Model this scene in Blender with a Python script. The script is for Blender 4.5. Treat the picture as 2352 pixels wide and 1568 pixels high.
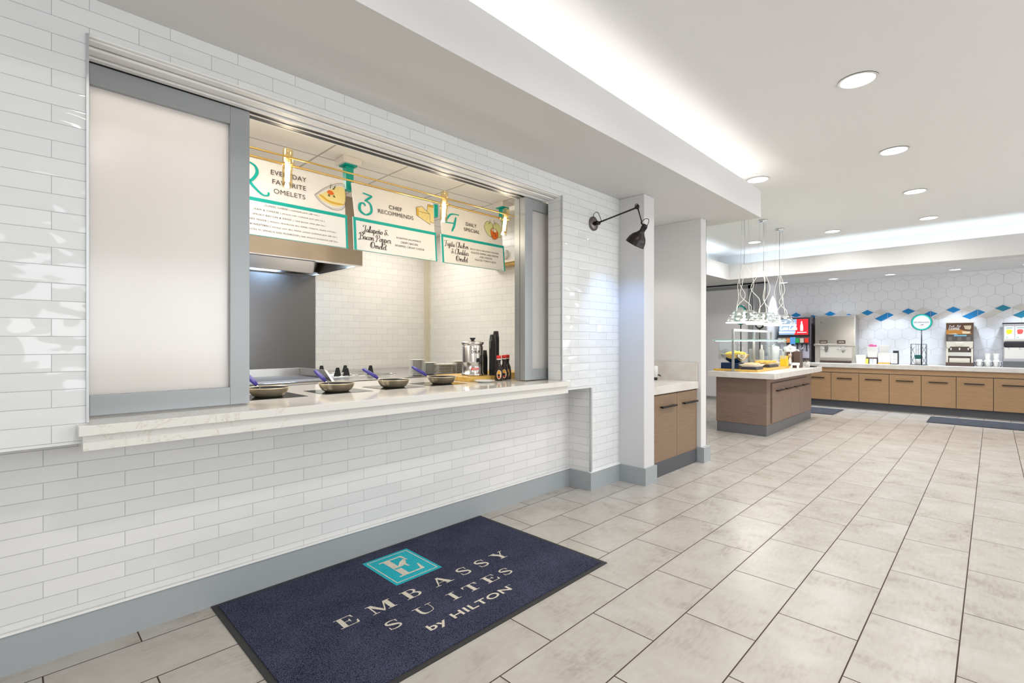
import bpy, bmesh, math, random
from mathutils import Vector, Matrix
random.seed(7)
PI = math.pi
S = bpy.context.scene
C = S.collection
for o in list(bpy.data.objects): bpy.data.objects.remove(o)

# ---------------------------------------------------------------- camera, world, exposure
cam = bpy.data.cameras.new('camera'); camo = bpy.data.objects.new('camera', cam); C.objects.link(camo)
camo.location = (0, 0, 1.25); camo.rotation_euler = (PI/2, 0, math.radians(44.409))
cam.sensor_width = 36; cam.lens = 36*1127/2352; cam.shift_y = 1/2352; cam.clip_start = .02; cam.clip_end = 60
S.camera = camo
W = bpy.data.worlds.new('world'); S.world = W; W.use_nodes = True
W.node_tree.nodes['Background'].inputs[0].default_value = (.86, .93, 1, 1)
W.node_tree.nodes['Background'].inputs[1].default_value = .55
S.view_settings.view_transform = 'Standard'; S.view_settings.look = 'None'
S.view_settings.gamma = 1; S.view_settings.use_curve_mapping = False
S.view_settings.exposure = 0.30

def area(name, loc, rot, sx, sy, power, col=(1, 1, 1), shape='RECTANGLE', spread=PI):
    l = bpy.data.lights.new(name, 'AREA'); l.shape = shape; l.size = sx
    if shape == 'RECTANGLE': l.size_y = sy
    l.energy = power; l.color = col; l.spread = spread
    o = bpy.data.objects.new(name, l); C.objects.link(o); o.location = loc; o.rotation_euler = rot; return o
COOL = (.80, .90, 1.0); NEUT = (1, .975, .94); WARM = (1, .86, .66)
# light strips that lie in the coves
area('cove_light_near', (-1.93, 2.4, 2.70), (PI, 0, 0), .12, 6.0, 13, NEUT)
area('cove_light_far', (0, 10.16, 2.66), (PI, 0, 0), 7.2, .12, 17, (.72, .87, 1))
area('cove_light_side', (-3.9, 7.9, 2.66), (PI, 0, 0), .12, 3.6, 11, (.72, .87, 1))
# added fill lights, unseen, in the right wall openings and behind the viewer
FILL_COL = (.93, .97, 1)
for y in (1.95, 5.85, 9.75): area('window_daylight', (4.45, y, 1.7), (0, PI/2, 0), 1.55, 3.4, 58, FILL_COL)
area('rear_daylight', (.2, -3.95, 1.3), (PI/2, 0, 0), 2.7, 2.2, 46, FILL_COL)
# kitchen fluorescent troffers
KL = [(-3.1, 0.4), (-4.9, 3.3), (-4.32, .7), (-4.32, 1.9)]
for x, y in KL: area('troffer_light', (x, y, 2.685), (0, 0, 0), .4, .55, 15, (1, .96, .90))
area('hood_light', (-5.2, 2.1, 2.12), (0, 0, 0), .3, .3, 5, (.5, .72, 1))

# ---------------------------------------------------------------- materials
def nt(m): return m.node_tree.nodes, m.node_tree.links
def mat(name, col, rough=.5, metal=0, emit=0, ecol=None, trans=0, ior=1.45, spec=.5, coat=0, alpha=1):
    m = bpy.data.materials.new(name); m.use_nodes = True
    b = m.node_tree.nodes['Principled BSDF']; I = b.inputs
    I['Base Color'].default_value = (*col, 1); I['Roughness'].default_value = rough; I['Metallic'].default_value = metal
    I['Transmission Weight'].default_value = trans; I['IOR'].default_value = ior; I['Specular IOR Level'].default_value = spec
    I['Coat Weight'].default_value = coat; I['Alpha'].default_value = alpha
    if emit: I['Emission Color'].default_value = (*(ecol or col), 1); I['Emission Strength'].default_value = emit
    return m
def bsdf(m): return m.node_tree.nodes['Principled BSDF']
def node(m, t, **kw):
    n = m.node_tree.nodes.new(t)
    for k, v in kw.items():
        if k.startswith('i_'): n.inputs[k[2:].replace('_', ' ')].default_value = v
        else: setattr(n, k, v)
    return n
def link(m, a, b): m.node_tree.links.new(a, b)
def mix_rgb(m, fac, a, b, blend='MIX'):
    n = node(m, 'ShaderNodeMix', data_type='RGBA', blend_type=blend)
    for s, v in ((0, fac), (6, a), (7, b)):
        if hasattr(v, 'links'): link(m, v, n.inputs[s])
        elif s == 0: n.inputs[s].default_value = v
        else: n.inputs[s].default_value = (*v, 1)
    return n.outputs[2]
def ramp(m, src, stops):
    n = node(m, 'ShaderNodeValToRGB'); link(m, src, n.inputs[0]); e = n.color_ramp.elements
    e[0].position, e[0].color = stops[0][0], (*stops[0][1], 1); e[1].position, e[1].color = stops[-1][0], (*stops[-1][1], 1)
    for p, c in stops[1:-1]: k = e.new(p); k.color = (*c, 1)
    return n.outputs[0]
def math_(m, op, a, b=0.0, clamp=False):
    n = node(m, 'ShaderNodeMath', operation=op, use_clamp=clamp)
    for i, v in enumerate((a, b)):
        if hasattr(v, 'links'): link(m, v, n.inputs[i])
        else: n.inputs[i].default_value = v
    return n.outputs[0]
def coords(m, sx=1, sy=1, sz=1):
    t = node(m, 'ShaderNodeTexCoord'); p = node(m, 'ShaderNodeMapping'); link(m, t.outputs['Object'], p.inputs[0])
    p.inputs['Scale'].default_value = (sx, sy, sz); return p.outputs[0]

def tile_mat(name, w, h, s0, z0, off, mortar, body, body2, grout, rough, wav=0.0, swap=False, bumpd=.25):
    """wall tiles laid in rows; s runs along the wall, z up"""
    m = mat(name, body, rough, coat=.0)
    t = node(m, 'ShaderNodeTexCoord'); sp = node(m, 'ShaderNodeSeparateXYZ'); link(m, t.outputs['Object'], sp.inputs[0])
    g = node(m, 'ShaderNodeNewGeometry'); sn = node(m, 'ShaderNodeSeparateXYZ'); link(m, g.outputs['True Normal'], sn.inputs[0])
    k = math_(m, 'GREATER_THAN', math_(m, 'ABSOLUTE', sn.outputs[0]), .5)
    mx = node(m, 'ShaderNodeMix', data_type='FLOAT'); link(m, k, mx.inputs[0]); link(m, sp.outputs[0], mx.inputs[2]); link(m, sp.outputs[1], mx.inputs[3])
    cb = node(m, 'ShaderNodeCombineXYZ')
    link(m, math_(m, 'SUBTRACT', mx.outputs[0], s0 - 40*w), cb.inputs[0]); link(m, math_(m, 'SUBTRACT', sp.outputs[2], z0 - 40*h), cb.inputs[1])
    b = node(m, 'ShaderNodeTexBrick', offset=off, squash=1)
    link(m, cb.outputs[0], b.inputs['Vector'])
    b.inputs['Scale'].default_value = 1; b.inputs['Brick Width'].default_value = w; b.inputs['Row Height'].default_value = h
    b.inputs['Mortar Size'].default_value = mortar; b.inputs['Mortar Smooth'].default_value = .15; b.inputs['Bias'].default_value = 0
    b.inputs['Color1'].default_value = (*body, 1); b.inputs['Color2'].default_value = (*body2, 1); b.inputs['Mortar'].default_value = (*grout, 1)
    link(m, b.outputs['Color'], bsdf(m).inputs['Base Color'])
    link(m, math_(m, 'ADD', math_(m, 'MULTIPLY', b.outputs['Fac'], .5), rough, True), bsdf(m).inputs['Roughness'])
    inv = math_(m, 'SUBTRACT', 1.0, b.outputs['Fac'])
    bu = node(m, 'ShaderNodeBump'); bu.inputs['Strength'].default_value = .6; bu.inputs['Distance'].default_value = .0012
    link(m, inv, bu.inputs['Height'])
    if wav:
        b2 = node(m, 'ShaderNodeTexBrick', offset=off, squash=1); link(m, cb.outputs[0], b2.inputs['Vector'])
        for a in ('Scale', 'Brick Width', 'Row Height'): b2.inputs[a].default_value = b.inputs[a].default_value
        b2.inputs['Mortar Size'].default_value = 0
        b2.inputs['Color1'].default_value = (0, 0, 0, 1); b2.inputs['Color2'].default_value = (1, 1, 1, 1)
        rnd = math_(m, 'MULTIPLY', b2.outputs['Color'], 37.0)
        mp = node(m, 'ShaderNodeMapping'); link(m, cb.outputs[0], mp.inputs[0]); mp.inputs['Scale'].default_value = (1.0, 2.2, 1)
        n = node(m, 'ShaderNodeTexNoise', noise_dimensions='4D'); link(m, mp.outputs[0], n.inputs['Vector']); link(m, rnd, n.inputs['W'])
        n.inputs['Scale'].default_value = 5; n.inputs['Detail'].default_value = 0; n.inputs['Distortion'].default_value = .6
        b3 = node(m, 'ShaderNodeBump'); b3.inputs['Strength'].default_value = 1; b3.inputs['Distance'].default_value = wav
        link(m, n.outputs[0], b3.inputs['Height']); link(m, bu.outputs[0], b3.inputs['Normal']); link(m, b3.outputs[0], bsdf(m).inputs['Normal'])
    else: link(m, bu.outputs[0], bsdf(m).inputs['Normal'])
    return m

M = {}
M['tile_up'] = tile_mat('glazed_tile_upper', .2535, .0643, .2055, 2.427, .41, .0011, (.80, .80, .79), (.76, .765, .76), (.46, .47, .48), .05, .011)
M['tile_low'] = tile_mat('glazed_tile_lower', .2535, .0643, .189, .249, .40, .0013, (.80, .79, .775), (.74, .735, .725), (.50, .49, .48), .12, .002)
M['tile_kit'] = tile_mat('kitchen_tile', .158, .0795, 2.52, .95, .5, .0012, (.78, .76, .70), (.74, .72, .67), (.52, .48, .40), .25)
M['paint'] = mat('white_paint', (.70, .69, .68), .7)
M['ceil'] = mat('ceiling_paint', (.84, .83, .82), .8)
M['greypaint'] = mat('grey_wall_paint', (.66, .65, .65), .7)
M['base'] = mat('grey_baseboard', (.36, .385, .395), .45)
M['alu'] = mat('brushed_aluminium', (.56, .57, .575), .38, .85)
M['alu_flat'] = mat('grey_door_frame', (.36, .375, .38), .38, .35)
M['trimw'] = mat('white_trim', (.86, .85, .83), .5)
M['dark'] = mat('dark_plastic', (.02, .02, .022), .4)
M['black'] = mat('black_metal', (.025, .023, .025), .35, .6)
M['toe'] = mat('charcoal_toe_kick', (.085, .085, .095), .5)
M['toe2'] = mat('grey_toe_kick', (.16, .16, .17), .4, .3)
M['teal'] = mat('teal_paint', (.0, .36, .29), .35)
M['tealb'] = mat('teal_print', (.0, .38, .33), .5)
M['signw'] = mat('sign_board', (.80, .77, .74), .3)
M['signw2'] = mat('sign_board_lower', (.79, .79, .78), .35)
M['ink'] = mat('dark_ink', (.05, .035, .035), .6)
M['white'] = mat('white_ceramic', (.85, .84, .81), .15)
M['plate2'] = mat('cream_ceramic', (.80, .74, .62), .2)
M['brass'] = mat('brass', (.72, .47, .14), .25, 1)
M['steel'] = mat('stainless_steel', (.62, .60, .57), .27, 1)
M['steeld'] = mat('dark_steel_edge', (.30, .28, .26), .35, 1)
M['blue_sil'] = mat('blue_silicone', (.045, .035, .28), .45)
M['red'] = mat('red_plastic', (.75, .03, .02), .3)
M['navy'] = mat('navy_plastic', (.012, .035, .10), .2)
M['glasstop'] = mat('black_glass', (.012, .012, .014), .04, coat=.5)
M['yel'] = mat('yellow_plastic', (.80, .55, .03), .4)
M['brown'] = mat('dark_brown_panel', (.09, .055, .045), .45)
M['rubber'] = mat('black_rubber', (.03, .03, .03), .6)
M['warm_em'] = mat('bulb_glow', (1, .93, .8), .3, emit=14, ecol=(1, .9, .72))
M['lens'] = mat('lit_lens', (1, 1, 1), .5, emit=6.0, ecol=(1, .98, .95))
M['lens_c'] = mat('cool_lit_lens', (1, 1, 1), .5, emit=5.0, ecol=(.82, .93, 1))
M['reflector'] = mat('can_reflector', (.9, .9, .9), .25, .3)
M['pend_em'] = mat('lit_acrylic', (1, .97, .9), .4, emit=1.5, ecol=(1, .96, .9))
M['chrome'] = mat('chrome', (.75, .75, .76), .12, 1)
M['cordw'] = mat('white_cord', (.82, .80, .75), .5)
M['wire'] = mat('steel_wire', (.5, .5, .5), .4, .8)
M['redscreen'] = mat('red_display', (.8, .02, .03), .3, emit=.55, ecol=(.9, .02, .03))
M['blk'] = mat('black_letters', (.015, .012, .012), .6)
M['whl'] = mat('white_letters', (.9, .9, .9), .5)
M['cream_print'] = mat('cream_pile', (.66, .60, .50), .95)
M['banana'] = mat('banana_peel', (.80, .60, .10), .5)

# stainless with brushed streaks
def brushed(name, col, rough=.28, sc=(2, 2, 60)):
    m = mat(name, col, rough, 1); n = node(m, 'ShaderNodeTexNoise'); link(m, coords(m, *sc), n.inputs['Vector']); n.inputs['Scale'].default_value = 6; n.inputs['Detail'].default_value = 3
    link(m, math_(m, 'ADD', math_(m, 'MULTIPLY', n.outputs[0], .08), rough-.04), bsdf(m).inputs['Roughness'])
    return m
M['ss'] = brushed('brushed_stainless', (.58, .57, .56), .3, (2, 60, 2))
M['ssv'] = brushed('brushed_stainless_upright', (.60, .57, .54), .25, (60, 60, 2))
M['hood'] = brushed('hood_stainless', (.42, .35, .27), .32, (30, 30, 1))
M['panel_ss'] = brushed('steel_sheet', (.24, .24, .25), .33, (1, 1, 14))

def wood(name, c1, c2, sc=(1.2, 1.2, 60), rough=.45):
    m = mat(name, c1, rough); n = node(m, 'ShaderNodeTexNoise'); link(m, coords(m, *sc), n.inputs['Vector'])
    n.inputs['Scale'].default_value = 3; n.inputs['Detail'].default_value = 6; n.inputs['Roughness'].default_value = .7
    n2 = node(m, 'ShaderNodeTexNoise'); link(m, coords(m, sc[0]*3, sc[1]*3, sc[2]*4), n2.inputs['Vector']); n2.inputs['Scale'].default_value = 4
    f = math_(m, 'ADD', math_(m, 'MULTIPLY', n.outputs[0], .7), math_(m, 'MULTIPLY', n2.outputs[0], .3))
    link(m, ramp(m, f, [(.33, c1), (.66, c2)]), bsdf(m).inputs['Base Color']); return m
M['oak'] = wood('oak_laminate', (.28, .16, .078), (.46, .29, .155))
M['oak_d'] = wood('walnut_laminate', (.16, .10, .073), (.29, .20, .155))
M['oak_n'] = wood('niche_laminate', (.18, .115, .07), (.30, .20, .125))
M['board'] = wood('bamboo_board', (.58, .33, .05), (.75, .50, .14), (8, 1, 8), .4)

# quartz
def quartz():
    m = mat('veined_quartz', (.80, .77, .72), .08); n = node(m, 'ShaderNodeTexNoise'); link(m, coords(m), n.inputs['Vector'])
    n.inputs['Scale'].default_value = 5; n.inputs['Detail'].default_value = 9; n.inputs['Roughness'].default_value = .66; n.inputs['Distortion'].default_value = .7
    v = math_(m, 'ABSOLUTE', math_(m, 'SUBTRACT', n.outputs[0], .5))
    n2 = node(m, 'ShaderNodeTexNoise'); link(m, coords(m), n2.inputs['Vector']); n2.inputs['Scale'].default_value = 1.7
    k = math_(m, 'MULTIPLY', math_(m, 'SUBTRACT', 1.0, math_(m, 'MULTIPLY', v, 90.0, True), True), math_(m, 'GREATER_THAN', n2.outputs[0], .585))
    link(m, mix_rgb(m, math_(m, 'MULTIPLY', k, .5), (.80, .775, .73), (.50, .40, .28)), bsdf(m).inputs['Base Color']); return m
M['quartz'] = quartz()
def stone():
    m = mat('grey_composite_top', (.70, .67, .62), .3); n = node(m, 'ShaderNodeTexNoise'); link(m, coords(m), n.inputs['Vector']); n.inputs['Scale'].default_value = 9; n.inputs['Detail'].default_value = 6
    link(m, ramp(m, n.outputs[0], [(.35, (.64, .60, .55)), (.65, (.72, .69, .65))]), bsdf(m).inputs['Base Color']); return m
M['stone'] = stone()

# floor tiles: 0.305 x 0.6, long side down the room, half bond
def floor_mat():
    m = mat('floor_tile', (.6, .56, .5), .22)
    t = node(m, 'ShaderNodeTexCoord'); sp = node(m, 'ShaderNodeSeparateXYZ'); link(m, t.outputs['Object'], sp.inputs[0])
    cb = node(m, 'ShaderNodeCombineXYZ'); w, h = .599, .3048
    link(m, math_(m, 'SUBTRACT', sp.outputs[1], 2.478 - .299 - 40*w), cb.inputs[0]); link(m, math_(m, 'SUBTRACT', sp.outputs[0], -.403 - .3048 - 40*h), cb.inputs[1])
    b = node(m, 'ShaderNodeTexBrick', offset=.5, squash=1); link(m, cb.outputs[0], b.inputs['Vector'])
    for k, v in (('Scale', 1), ('Brick Width', w), ('Row Height', h), ('Mortar Size', .0027), ('Mortar Smooth', .1), ('Bias', 0)): b.inputs[k].default_value = v
    b.inputs['Color1'].default_value = (0, 0, 0, 1); b.inputs['Color2'].default_value = (1, 1, 1, 1); b.inputs['Mortar'].default_value = (0, 0, 0, 1)
    n = node(m, 'ShaderNodeTexNoise', noise_dimensions='4D'); link(m, cb.outputs[0], n.inputs['Vector']); link(m, math_(m, 'MULTIPLY', b.outputs['Color'], 21.0), n.inputs['W'])
    n.inputs['Scale'].default_value = 3.5; n.inputs['Detail'].default_value = 8; n.inputs['Roughness'].default_value = .62; n.inputs['Distortion'].default_value = .6
    n2 = node(m, 'ShaderNodeTexNoise'); link(m, coords(m, 24, 6, 1), n2.inputs['Vector']); n2.inputs['Scale'].default_value = 2.5; n2.inputs['Detail'].default_value = 5
    f = math_(m, 'ADD', math_(m, 'MULTIPLY', n.outputs[0], .75), math_(m, 'MULTIPLY', n2.outputs[0], .25))
    c = ramp(m, f, [(.30, (.28, .245, .20)), (.45, (.425, .39, .345)), (.62, (.49, .46, .42))])
    c = mix_rgb(m, math_(m, 'MULTIPLY', b.outputs['Color'], .16), c, (.60, .57, .52))
    c = mix_rgb(m, b.outputs['Fac'], c, (.05, .03, .02))
    link(m, c, bsdf(m).inputs['Base Color'])
    link(m, math_(m, 'ADD', .27, math_(m, 'MULTIPLY', b.outputs['Fac'], .5), True), bsdf(m).inputs['Roughness'])
    bu = node(m, 'ShaderNodeBump'); bu.inputs['Strength'].default_value = .5; bu.inputs['Distance'].default_value = .001
    link(m, math_(m, 'SUBTRACT', 1.0, b.outputs['Fac']), bu.inputs['Height']); link(m, bu.outputs[0], bsdf(m).inputs['Normal']); return m
M['floor'] = floor_mat()

def carpet(name, c1, c2, sc=220):
    m = mat(name, c1, .95, spec=.1); n = node(m, 'ShaderNodeTexNoise'); link(m, coords(m), n.inputs['Vector']); n.inputs['Scale'].default_value = sc; n.inputs['Detail'].default_value = 2
    n2 = node(m, 'ShaderNodeTexNoise'); link(m, coords(m), n2.inputs['Vector']); n2.inputs['Scale'].default_value = 5; n2.inputs['Detail'].default_value = 4
    f = math_(m, 'ADD', math_(m, 'MULTIPLY', n.outputs[0], .85), math_(m, 'MULTIPLY', n2.outputs[0], .15))
    link(m, ramp(m, f, [(.38, c1), (.62, c2)]), bsdf(m).inputs['Base Color'])
    b = node(m, 'ShaderNodeBump'); b.inputs['Strength'].default_value = .8; b.inputs['Distance'].default_value = .003; link(m, n.outputs[0], b.inputs['Height']); link(m, b.outputs[0], bsdf(m).inputs['Normal']); return m
M['mat_navy'] = carpet('navy_carpet_pile', (.006, .007, .018), (.085, .09, .145), 260)
M['mat_teal'] = carpet('teal_carpet_pile', (.01, .30, .36), (.05, .52, .60))
M['mat_cream'] = carpet('cream_carpet_pile', (.50, .45, .36), (.78, .72, .62))
M['mat_grey'] = carpet('grey_carpet_pile', (.03, .033, .042), (.11, .115, .13), 150)

# frosted pane: lets the kitchen light through, blurred
def frosted():
    m = bpy.data.materials.new('frosted_pane'); m.use_nodes = True; N, L = nt(m); N.clear()
    o = node(m, 'ShaderNodeOutputMaterial'); tr = node(m, 'ShaderNodeBsdfTranslucent'); df = node(m, 'ShaderNodeBsdfDiffuse'); gl = node(m, 'ShaderNodeBsdfGlossy')
    tr.inputs[0].default_value = (.93, .89, .86, 1); df.inputs[0].default_value = (.86, .84, .83, 1); gl.inputs['Roughness'].default_value = .16
    a = node(m, 'ShaderNodeMixShader'); a.inputs[0].default_value = .38; link(m, df.outputs[0], a.inputs[1]); link(m, tr.outputs[0], a.inputs[2])
    b = node(m, 'ShaderNodeMixShader'); b.inputs[0].default_value = .07; link(m, a.outputs[0], b.inputs[1]); link(m, gl.outputs[0], b.inputs[2]); link(m, b.outputs[0], o.inputs[0]); return m
M['frost'] = frosted()
def thin_glass(name, col, gloss=.1, tint=1.0):
    m = bpy.data.materials.new(name); m.use_nodes = True; N, L = nt(m); N.clear()
    o = node(m, 'ShaderNodeOutputMaterial'); tr = node(m, 'ShaderNodeBsdfTransparent'); gl = node(m, 'ShaderNodeBsdfGlossy')
    tr.inputs[0].default_value = (*col, 1); gl.inputs['Roughness'].default_value = .03
    fr = node(m, 'ShaderNodeLayerWeight'); fr.inputs[0].default_value = .5
    f = math_(m, 'ADD', math_(m, 'MULTIPLY', math_(m, 'POWER', fr.outputs[1], 4.0), .55), gloss, True)
    b = node(m, 'ShaderNodeMixShader'); link(m, f, b.inputs[0]); link(m, tr.outputs[0], b.inputs[1]); link(m, gl.outputs[0], b.inputs[2]); link(m, b.outputs[0], o.inputs[0]); return m
M['glass'] = thin_glass('clear_glass', (.93, .97, .96), .05)
M['glass_edge'] = mat('green_glass_edge', (.55, .82, .74), .1, trans=.5)
M['glass_amber'] = thin_glass('tube_glass', (1, .93, .75), .12)
M['acrylic'] = thin_glass('clear_acrylic', (.95, .96, .95), .08)

# ---------------------------------------------------------------- geometry helpers
class MB:
    def __init__(s): s.b = bmesh.new(); s.mi = 0
    def _face(s, vs, mi=None):
        try: f = s.b.faces.new(vs); f.material_index = s.mi if mi is None else mi; return f
        except ValueError: return None
    def box(s, x0, x1, y0, y1, z0, z1, mx=None, bev=0):
        b = bmesh.new(); bmesh.ops.create_cube(b, size=1)
        for v in b.verts: v.co = Vector(((x0+x1)/2+v.co.x*(x1-x0), (y0+y1)/2+v.co.y*(y1-y0), (z0+z1)/2+v.co.z*(z1-z0)))
        if bev: bmesh.ops.bevel(b, geom=b.edges[:], offset=bev, segments=2, profile=.5, affect='EDGES')
        s.add(b, mx); return s
    def add(s, b, mx=None):
        vs = [s.b.verts.new((mx @ v.co) if mx else v.co) for v in b.verts]
        b.verts.index_update()
        for f in b.faces:
            nf = s._face([vs[v.index] for v in f.verts])
            if nf: nf.smooth = f.smooth
        b.free(); return s
    def lathe(s, prof, seg=32, mx=None, smooth=True, a0=0, a1=2*PI, cap=True):
        """prof: (r, z) pairs from bottom to top"""
        mx = mx or Matrix(); full = abs(a1-a0-2*PI) < 1e-6; n = seg if full else seg+1
        rings = []
        for r, z in prof:
            if r < 1e-6: rings.append([s.b.verts.new(mx @ Vector((0, 0, z)))]*n)
            else: rings.append([s.b.verts.new(mx @ Vector((r*math.cos(a0+(a1-a0)*i/seg), r*math.sin(a0+(a1-a0)*i/seg), z))) for i in range(n)])
        for A, B in zip(rings, rings[1:]):
            for i in range(seg):
                j = (i+1) % n
                vs = [A[i], A[j], B[j], B[i]]; u = []
                for v in vs:
                    if v not in u: u.append(v)
                if len(u) >= 3:
                    f = s._face(u)
                    if f: f.smooth = smooth
        return s
    def cyl(s, p0, p1, r0, r1=None, seg=16, cap=True):
        p0, p1 = Vector(p0), Vector(p1); r1 = r0 if r1 is None else r1; d = p1-p0; L = d.length
        mx = Matrix.Translation(p0) @ d.to_track_quat('Z', 'Y').to_matrix().to_4x4()
        pr = [(r0, 0), (r1, L)]
        if cap: pr = [(0, 0)]+pr+[(0, L)]
        return s.lathe(pr, seg, mx)
    def tube(s, pts, r, seg=8, smooth_n=0):
        pts = [Vector(p) for p in (spline(pts, smooth_n) if smooth_n else pts)]
        rings = []; up = Vector((0, 0, 1)); prev = None
        for i, p in enumerate(pts):
            t = (pts[min(i+1, len(pts)-1)]-pts[max(i-1, 0)]).normalized()
            if prev is None: a = t.orthogonal().normalized()
            else: a = (prev - t*prev.dot(t)).normalized()
            prev = a; b = t.cross(a); rr = r[i] if isinstance(r, (list, tuple)) else r
            rings.append([s.b.verts.new(p+rr*(a*math.cos(2*PI*k/seg)+b*math.sin(2*PI*k/seg))) for k in range(seg)])
        for A, B in zip(rings, rings[1:]):
            for i in range(seg):
                f = s._face([A[i], A[(i+1) % seg], B[(i+1) % seg], B[i]])
                if f: f.smooth = True
        s._face(rings[0][::-1]); s._face(rings[-1]); return s
    def ell(s, c, r, mx=None, seg=14, rings=8, zc=(-1, 1)):
        pr = []
        for i in range(rings+1):
            a = -PI/2+PI*i/rings; pr.append((math.cos(a), max(zc[0], min(zc[1], math.sin(a)))))
        m2 = Matrix.Translation(Vector(c)) @ (mx or Matrix()) @ Matrix.Diagonal((*r, 1))
        return s.lathe(pr, seg, m2)
    def lift(s, mx):
        s.n = getattr(s, 'n', 0)+1
        return mx @ T((0, 0, (s.n % 12)*.00003))
    def poly(s, pts, mx=None, th=0):
        """flat polygon from 2-D points (x,y) mapped by mx, optional thickness along -z"""
        mx = mx or Matrix(); n = len(pts)
        if not th: mx = s.lift(mx)
        top = [s.b.verts.new(mx @ Vector((p[0], p[1], 0))) for p in pts]; s._face(top)
        if th:
            bot = [s.b.verts.new(mx @ Vector((p[0], p[1], -th))) for p in pts]; s._face(bot[::-1])
            for i in range(n): s._face([top[i], bot[i], bot[(i+1) % n], top[(i+1) % n]])
        return s
    def ribbon(s, pts, wid, mx=None):
        mx = s.lift(mx or Matrix()); P = [Vector((*p, 0)) for p in pts]; L = []
        for i, p in enumerate(P):
            t = (P[min(i+1, len(P)-1)]-P[max(i-1, 0)])
            if t.length < 1e-9: t = Vector((1, 0, 0))
            t.normalize(); w = wid(t, i/(len(P)-1)) if callable(wid) else wid; nrm = Vector((-t.y, t.x, 0))*w/2
            L.append((s.b.verts.new(mx @ (p+nrm)), s.b.verts.new(mx @ (p-nrm))))
        for A, B in zip(L, L[1:]): s._face([A[0], A[1], B[1], B[0]])
        return s
    def text(s, txt, w, h, mx, bold=0, shear=0, cx=.5, by=0, extrude=0):
        """letters fitted into a box w x h; mx maps the box (origin bottom left) into place"""
        cu = bpy.data.curves.new('t', 'FONT'); cu.body = txt; cu.offset = 0 if 'M' in txt else bold; cu.shear = shear; cu.resolution_u = 3; cu.space_character = 1.08
        ob = bpy.data.objects.new('t', cu); C.objects.link(ob); dg = bpy.context.evaluated_depsgraph_get(); dg.update()
        me = bpy.data.meshes.new_from_object(ob.evaluated_get(dg)); b = bmesh.new(); b.from_mesh(me)
        xs = [v.co.x for v in b.verts]; ys = [v.co.y for v in b.verts]; x0, x1 = min(xs), max(xs); y0, y1 = min(ys), max(ys)
        for v in b.verts: v.co = Vector(((v.co.x-x0)/(x1-x0)*w, (v.co.y-y0)/(y1-y0)*h, 0))
        s.add(b, mx); bpy.data.objects.remove(ob); bpy.data.curves.remove(cu); bpy.data.meshes.remove(me); return s
    def build(s, name, m, parent=None, loc=None, bevel=0, solid=0, autos=True):
        me = bpy.data.meshes.new(name); bmesh.ops.recalc_face_normals(s.b, faces=s.b.faces[:]) if not getattr(s, 'keep', False) else None
        s.b.to_mesh(me); s.b.free()
        for x in (m if isinstance(m, (list, tuple)) else [m]): me.materials.append(M[x] if isinstance(x, str) else x)
        o = bpy.data.objects.new(name, me); C.objects.link(o)
        if parent: o.parent = parent
        if loc: o.location = loc
        if bevel:
            q = o.modifiers.new('bevel', 'BEVEL'); q.width = bevel; q.segments = 2; q.limit_method = 'ANGLE'
        if autos: me.shade_smooth() if False else None
        return o
def spline(pts, n=6):
    P = [tuple(p) for p in pts]; P = [P[0]]+P+[P[-1]]; out = []
    for i in range(1, len(P)-2):
        for k in range(n):
            t = k/n; a, b, c, d = P[i-1:i+3]
            out.append(tuple(.5*((2*b[j])+(-a[j]+c[j])*t+(2*a[j]-5*b[j]+4*c[j]-d[j])*t*t+(-a[j]+3*b[j]-3*c[j]+d[j])*t**3) for j in range(len(b))))
    out.append(P[-2]); return out
def tag(o, label=None, cat=None, group=None, kind=None):
    if label: o['label'] = label
    if cat: o['category'] = cat
    if group: o['group'] = group
    if kind: o['kind'] = kind
    return o
def thing(name, label, cat, loc=(0, 0, 0), rz=0, group=None):
    o = bpy.data.objects.new(name, None); C.objects.link(o); o.location = loc; o.rotation_euler = (0, 0, rz); o.empty_display_size = .05
    return tag(o, label, cat, group)
def struct(name, mb, m, **k):
    o = mb.build(name, m, **k); o['kind'] = 'structure'; return o
def dup(root, loc, rz=None, label=None, group=None):
    r = root.copy(); C.objects.link(r); r.location = loc
    if rz is not None: r.rotation_euler = (0, 0, rz)
    if label: r['label'] = label
    if group: r['group'] = group
    for ch in list(root.children):
        c = ch.copy(); C.objects.link(c); c.parent = r
        for g in list(ch.children):
            d = g.copy(); C.objects.link(d); d.parent = c
    return r
def B(*a, **k): return MB().box(*a, **k)
T = Matrix.Translation
def frame(o, u, v):
    """matrix taking (x,y) to o + x*u + y*v"""
    u, v = Vector(u), Vector(v); n = u.cross(v).normalized(); m = Matrix.Identity(4)
    for i in range(3): m[i][0], m[i][1], m[i][2], m[i][3] = u[i], v[i], n[i], o[i]
    return m

# ================================================================ THE SETTING
XU, XL = -2.42, -2.65           # face of the upper wall, face of the recessed wall under the counter
XS, YS = -1.72, 5.45            # outer face and far end of the near soffit
ZC = 3.02
struct('floor', B(-7, 4.6, -4, 12, -.1, 0), 'floor')
m = MB(); m.box(XS-.45, 4.6, -4, 10.4, ZC, ZC+.1); m.box(-4.15, XS-.45, YS-.1, 10.4, ZC, ZC+.1); struct('ceiling', m, 'ceil')
# near soffit with its light trough
m = MB()
m.box(-2.56, XS, -4, YS, 2.54, 2.58); m.box(-3.4, -2.56, 3.43, YS, 2.54, 2.58); m.box(XS-.03, XS, -4, YS, 2.58, 2.82); m.box(-2.56, -2.12, -4, YS, 2.58, ZC-.001); m.box(-2.3, -2.12, -4, YS, ZC-.001, ZC+.2); m.box(-2.2, XS-.03, YS-.03, YS, 2.58, 2.82); m.box(-7, -2.2, YS-.06, YS, 2.58, ZC+.1)
struct('ceiling', m, 'paint')
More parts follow.
